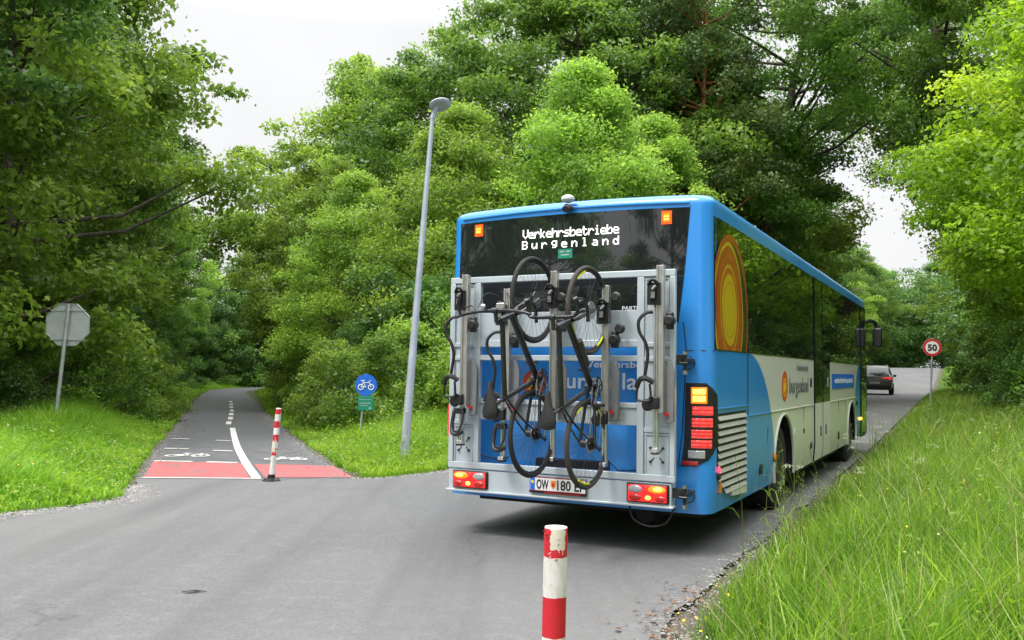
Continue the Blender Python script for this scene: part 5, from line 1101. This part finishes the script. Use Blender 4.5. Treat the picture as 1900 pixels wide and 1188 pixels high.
# right verge: tall meadow grass. sampled in road coordinates, denser close to the camera
N = 330000; y = 2.2+42*r.random(N)**2.0; off = 6.8*r.random(N)**.85
xe = .91+(y-5)*.5; x = xe+off/.894; PDv = pave_dist(x, y); edge_n = -.02+.14*(pnoise(x, y, 3.1, 1)+.2)*(y < 12)
k = (PDv > edge_n) & ((y > 3.0) | (off > 1.2)); x, y, off, PDv = x[k], y[k], off[k], PDv[k]
hgt = (.17+.34*sm(.0, 1.1, PDv)+.10*pnoise(x, y, 1.3, 3)*sm(.3, 1, PDv))*r.uniform(.45, 1.25, len(x)); bare = (y < 5.9) & (PDv < .22+.15*pnoise(x, y, 4, 2)); kk = ~bare | (r.random(len(x)) < .12); x, y, hgt, PDv = x[kk], y[kk], hgt[kk], PDv[kk]
hgt *= np.where(y < 4.2, .75, 1); wd = r.uniform(.003, .010, len(x))*(1+.05*y)*np.where(r.random(len(x)) < .06, 2.0, 1)
clump = pnoise(x, y, 5.5, 12); hgt *= (1+.35*clump); tn = np.clip(.42+.26*pnoise(x, y, .8, 5)+.26*pnoise(x, y, 2.7, 9)+.12*clump+r.normal(0, .24, len(x)), 0, 1); Q = blades(r, on_ground(x, y), hgt, wd*.85, .45)
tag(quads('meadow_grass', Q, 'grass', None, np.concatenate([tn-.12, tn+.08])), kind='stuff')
dry = r.random(len(x)) < .07; Q = blades(r, on_ground(x[dry], y[dry]), hgt[dry]*1.25, wd[dry]*.7, .5); td = r.random(dry.sum()); tag(quads('dry_grass', Q, 'grass_dry', None, np.concatenate([td, td])), kind='stuff')
# left corner lawn
def lawn(name, n, box, hmin, hmax, ok, wmul=1.0, mat='grass', power=None):
    x, y = scatter(r, n, box, ok); d = pave_dist(x, y); k = d > .08+.10*(pnoise(x, y, 3.3, 1)+.5); x, y, d = x[k], y[k], d[k]
    h = (hmin+(hmax-hmin)*sm(.1, 2.2, d)*(.75+.35*pnoise(x, y, .9, 2)))*r.uniform(.5, 1.2, len(x)); w_ = r.uniform(.009, .02, len(x))*wmul
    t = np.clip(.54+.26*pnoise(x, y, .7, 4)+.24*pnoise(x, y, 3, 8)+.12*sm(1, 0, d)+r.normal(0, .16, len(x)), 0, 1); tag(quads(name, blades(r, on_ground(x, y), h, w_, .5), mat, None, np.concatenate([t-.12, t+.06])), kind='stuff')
lawn('verge_grass', 190000, (-14, -4, 8.4, 24), .12, .78, lambda x, y: (x < -4.1-(y-9)*.02) & (y < 24+(x+14)*0) & (x > -14))
lawn('verge_grass', 80000, (-26, -7, 22, 66), .12, .6, lambda x, y: (np.abs(x+6.8+(y-22)*.30) < 5.0) & ~pip(x, y, PATHP) & (x < -7.2-(y-22)*.27), 1.8)
lawn('verge_grass', 150000, (-6.5, 3.5, 12, 24), .14, .75, lambda x, y: (x > -2.3-(y-12.3)*.36) & (x < .3+(y-14)*.5), 1.1)
lawn('verge_grass', 60000, (-16, 0, 24, 60), .14, .75, lambda x, y: (x > -6.4-(y-24)*.3) & (x < -2.4-(y-24)*.3), 1.8)
lawn('verge_grass', 40000, (0, 46, 18, 90), .10, .6, lambda x, y: (q_of(x, y) < -7.4) & (q_of(x, y) > -10), 2.4)
lawn('verge_grass', 50000, (14, 56, 34, 98), .15, .6, lambda x, y: (q_of(x, y) > -1.2) & (q_of(x, y) < 3.0), 3.0)
# broad leafed weeds among the grass
def weeds(name, n, box, ok, h, size, mat='weed', per=16):
    x, y = scatter(r, n, box, ok); d = pave_dist(x, y); k = d > .12; x, y, d = x[k], y[k], d[k]; C = on_ground(x, y); hh = h*(.3+.7*sm(0, 2, d))*r.uniform(.4, 1.2, len(x)); C[:, 2] += hh*.55
    Q, t = leaves(r, C, np.stack([np.full(len(x), .10), np.full(len(x), .10), hh*.55], 1), np.full(len(x), per), size, .55, .65, tint=.12+.2*pnoise(x, y, .9, 6)+r.normal(0, .1, len(x))); tag(quads(name, Q, mat, None, t), kind='stuff')
weeds('weeds', 4200, (-13, -4, 8.6, 22), lambda x, y: (x < -4.2), .62, .055)
weeds('weeds', 1100, (-13, -4, 8.8, 20), lambda x, y: (x < -4.5), .7, .028, 'grass_dry', 10)
weeds('weeds', 3600, (-6.5, 3.5, 12, 23), lambda x, y: (x > -2.2-(y-12.3)*.36) & (x < .2+(y-14)*.5), .8, .055)
weeds('weeds', 5200, (1, 14, 3.5, 22), lambda x, y: (q_of(x, y) > -1.1) & (q_of(x, y) < 6) & (pnoise(x, y, 1.1, 21) > -.15), .58, .045)
weeds('weeds', 1500, (1, 14, 3.5, 22), lambda x, y: (q_of(x, y) > .2) & (q_of(x, y) < 6), .75, .03, 'grass_dry', 10)
weeds('weeds', 5200, (-22, -4, 20, 50), lambda x, y: ((x < -7.7-(y-22)*.30) & (x > -13-(y-22)*.3)) | ((x > -5.6-(y-24)*.3) & (x < -1-(y-24)*.3)), .6, .08)
weeds('brambles', 3000, (8, 24, 12, 34), lambda x, y: (q_of(x, y) > 3.0) & (q_of(x, y) < 8), 1.1, .09, 'leaf_oak', 26)
# small clover and flowers on the bare patch at the road edge
weeds('clover', 900, (.9, 2.6, 4.4, 6.4), lambda x, y: (q_of(x, y) > -1.25) & (q_of(x, y) < -.4), .10, .02, 'weed', 12)
# seeding stalks standing above the verge beside the bus
r = np.random.default_rng(31); mbs = MB(); QQ = []; TT = []
for i in range(210):
    if i < 15: y0 = 6.2+r.random()*2.4; o_ = .02+r.random()*.5
    else: y0 = 5+r.random()*16; o_ = .1+r.random()*2.6
    x0 = .91+(y0-5)*.5+o_; z0 = float(ground_h(x0, y0)); H = r.uniform(.5, .95); a = r.uniform(0, 6.28); b = r.uniform(.05, .22); tp = Vector((x0+b*math.cos(a), y0+b*math.sin(a), z0+H)); md = Vector((x0+b*.25*math.cos(a), y0+b*.25*math.sin(a), z0+H*.6))
    mbs.tube([(x0, y0, z0), md, tp], [.0022, .0018, .001], 4, caps=False)
    for j in range(2+int(r.random()*3)):
        f_ = r.uniform(.2, .75); p = Vector((x0, y0, z0)).lerp(tp, f_); aa = r.uniform(0, 6.28); Lf = r.uniform(.12, .24); e = Vector((math.cos(aa), math.sin(aa), 0)); sv_ = Vector((-e.y, e.x, 0))*.0036
        P0, P1, P2, P3 = p, p+e*Lf*.35+Vector((0, 0, Lf*.42)), p+e*Lf*.75+Vector((0, 0, Lf*.45)), p+e*Lf*1.1+Vector((0, 0, Lf*.2))
        for (q0, q1, wa, wb_) in ((P0, P1, 1, 1), (P1, P2, 1, .8), (P2, P3, .8, .05)): QQ.append([q0-sv_*wa, q0+sv_*wa, q1+sv_*wb_, q1-sv_*wb_]); TT.append(r.uniform(.5, .9))
    for j in range(14):
        f_ = r.uniform(.72, 1.0); p = md.lerp(tp, (f_-.6)/.4); d = Vector((r.normal(), r.normal(), 1.2)).normalized(); s_ = .016; sv_ = d.orthogonal().normalized()*.0025; e = d*s_; b_ = p+Vector((r.normal()*.008, r.normal()*.008, 0)); QQ.append([b_-sv_, b_+e*.5-sv_*1.5, b_+e, b_+e*.5+sv_*1.5]); TT.append(r.uniform(.7, 1))
tag(mbs.build('grass_stalks', 'grass_dry', None, smooth=False), kind='stuff'); tag(quads('grass_stalk_leaves', np.array([[list(v) for v in q] for q in QQ]), 'grass', None, np.array(TT)), kind='stuff')
# flowers
mf = MB(); mw = MB()
for i in range(230):
    z_ = r.random()
    if z_ < .35: x0, y0 = r.uniform(1.0, 2.4), r.uniform(4.6, 6.2); hh = .06
    elif z_ < .75: y0 = r.uniform(4.5, 14); x0 = .91+(y0-5)*.5+r.uniform(.3, 5.0); hh = .42
    else: x0, y0 = r.uniform(-11, -4.6), r.uniform(9.6, 18); hh = .3
    if paved(np.array([x0]), np.array([y0]))[0]: continue
    z0 = float(ground_h(x0, y0))+hh*r.uniform(.8, 1.3); s_ = r.uniform(.007, .013); tgt = mf if r.random() < .75 else mw
    n_ = Vector((r.normal()*.4, r.normal()*.4-.3, 1)).normalized(); u_ = n_.orthogonal().normalized(); v_ = n_.cross(u_); c = Vector((x0, y0, z0)); k5 = 6
    tgt.add([c]+[c+(u_*math.cos(t_)+v_*math.sin(t_))*s_*(1 if j % 2 else .6)+n_*s_*.2 for j, t_ in enumerate(np.linspace(0, 2*math.pi, 2*k5, endpoint=False))], [(0, j+1, (j+1) % (2*k5)+1) for j in range(2*k5)])
tag(mf.build('yellow_flowers', 'flower_yellow', None, smooth=False), kind='stuff'); tag(mw.build('white_flowers', 'flower_white', None, smooth=False), kind='stuff')
# cow parsley standing in the right verge
QQ = []; TT = []; mbs = MB()
for i in range(26):
    y0 = 6.5+r.random()*13; x0 = .91+(y0-5)*.5+.25+r.random()*2.6; z0 = float(ground_h(x0, y0)); H = r.uniform(.55, .95); b = Vector((x0, y0, z0)); t_ = b+Vector((r.normal()*.06, r.normal()*.06, H)); mbs.tube([b, b.lerp(t_, .6)+Vector((.01, .01, 0)), t_], [.004, .003, .002], 4, caps=False)
    for k in range(3+int(r.random()*3)):
        c = t_+Vector((r.normal()*.06, r.normal()*.06, r.normal()*.03)); mbs.tube([b.lerp(t_, .75), c], [.0018, .001], 3, caps=False)
        for j in range(16):
            a = r.uniform(0, 6.28); rr_ = .035*r.random()**.5; p = c+Vector((rr_*math.cos(a), rr_*math.sin(a), .006*r.normal())); s_ = .005; QQ.append([p+Vector((-s_, -s_, 0)), p+Vector((s_, -s_, .002)), p+Vector((s_, s_, 0)), p+Vector((-s_, s_, .002))]); TT.append(1)
tag(mbs.build('umbel_stalks', 'grass_dry', None, smooth=False), kind='stuff'); tag(quads('umbel_flowers', np.array([[list(v) for v in q] for q in QQ]), 'flower_white', None, np.array(TT)), kind='stuff')
# gravel and litter along the road edges
simple('stone', (.26, .25, .24), .85, 0, .5, 9); simple('litter', (.20, .11, .06), .9, 0, .6, 9)
def stones(name, P_, s, mat):
    n = len(P_); base = np.array([[0, 0, 1], [1, 0, 0], [0, 1, 0], [-1, 0, 0], [0, -1, 0], [0, 0, -.5]], float); F_ = [(0, 1, 2), (0, 2, 3), (0, 3, 4), (0, 4, 1), (5, 2, 1), (5, 3, 2), (5, 4, 3), (5, 1, 4)]
    sc_ = s[:, None, None]*np.stack([r.uniform(.6, 1.3, n), r.uniform(.6, 1.3, n), r.uniform(.35, .8, n)], 1)[:, None, :]; a = r.uniform(0, 6.28, n); V_ = base[None]*sc_*r.uniform(.75, 1.25, (n, 6, 1)); ca_, sa_ = np.cos(a)[:, None], np.sin(a)[:, None]
    V_ = np.stack([V_[..., 0]*ca_-V_[..., 1]*sa_, V_[..., 0]*sa_+V_[..., 1]*ca_, V_[..., 2]], -1)+P_[:, None]; f = (np.arange(n)[:, None, None]*6+np.array(F_)[None]).reshape(-1, 3)
    me = bpy.data.meshes.new(name); me.from_pydata(V_.reshape(-1, 3).tolist(), [], f.tolist()); me.materials.append(M[mat]); tag(link(bpy.data.objects.new(name, me)), kind='stuff')
def edge_pts(seg, n, wd, side_in=.08):
    seg = np.array(seg, float); Ls = np.hypot(*(seg[1:]-seg[:-1]).T); c = np.concatenate([[0], np.cumsum(Ls)]); t = r.random(n)*c[-1]; i = np.clip(np.searchsorted(c, t)-1, 0, len(Ls)-1); f_ = (t-c[i])/Ls[i]; p = seg[i]+(seg[i+1]-seg[i])*f_[:, None]; d = unit(seg[i+1]-seg[i]); nn_ = np.stack([-d[:, 1], d[:, 0]], 1)
    p = p+nn_*(r.normal(0, wd, n))[:, None]; return p
e1 = edge_pts(ROAD[18:27], 5200, .13); e2 = edge_pts(ROAD[2:9], 1700, .08); e3 = edge_pts(PL[:6], 1600, .12); e4 = edge_pts(PR_[:6], 2200, .16); e5 = edge_pts([(.95, 4.9), (1.3, 5.3), (1.6, 6.0)], 700, .10); e6 = edge_pts(ROAD[11:17], 900, .08)
P_ = np.concatenate([e1, e2, e3, e4, e5, e6]); P_ = on_ground(P_[:, 0], P_[:, 1]); P_[:, 2] += .022; sdist = np.abs(pave_dist(P_[:, 0], P_[:, 1])); P_ = P_[(r.random(len(P_)) < 1.1-sdist*1.5)]
stones('gravel', P_, r.uniform(.004, .012, len(P_))*(1+.02*P_[:, 1]), 'stone')
P2 = np.concatenate([edge_pts(PL[1:9], 900, .25), edge_pts(PR_[1:9], 500, .3), edge_pts(ROAD[2:6], 160, .15)]); C = on_ground(P2[:, 0], P2[:, 1]); C[:, 2] += .035; Q, t = leaves(r, C, np.full((len(C), 3), .02), np.full(len(C), 2), .028, .6, .85); tag(quads('leaf_litter', Q, 'litter', None, t), kind='stuff')
mb = MB(); mb.add([(-2.15, 6.0, .004), (-2.11, 6.0, .010), (-2.06, 6.02, .006), (-2.03, 6.012, .012), (-2.07, 6.04, .014), (-2.12, 6.03, .005)], [(0, 1, 5), (1, 2, 4, 5), (2, 3, 4)]); mb.tube([(-2.17, 6.02, .006), (-2.08, 6.025, .018), (-2.01, 6.04, .006)], .003, 5); o = mb.build('fallen_leaf', 'black_plastic', None, smooth=False); tag(o, 'dark curled leaf lying on the asphalt in the left foreground', 'leaf')
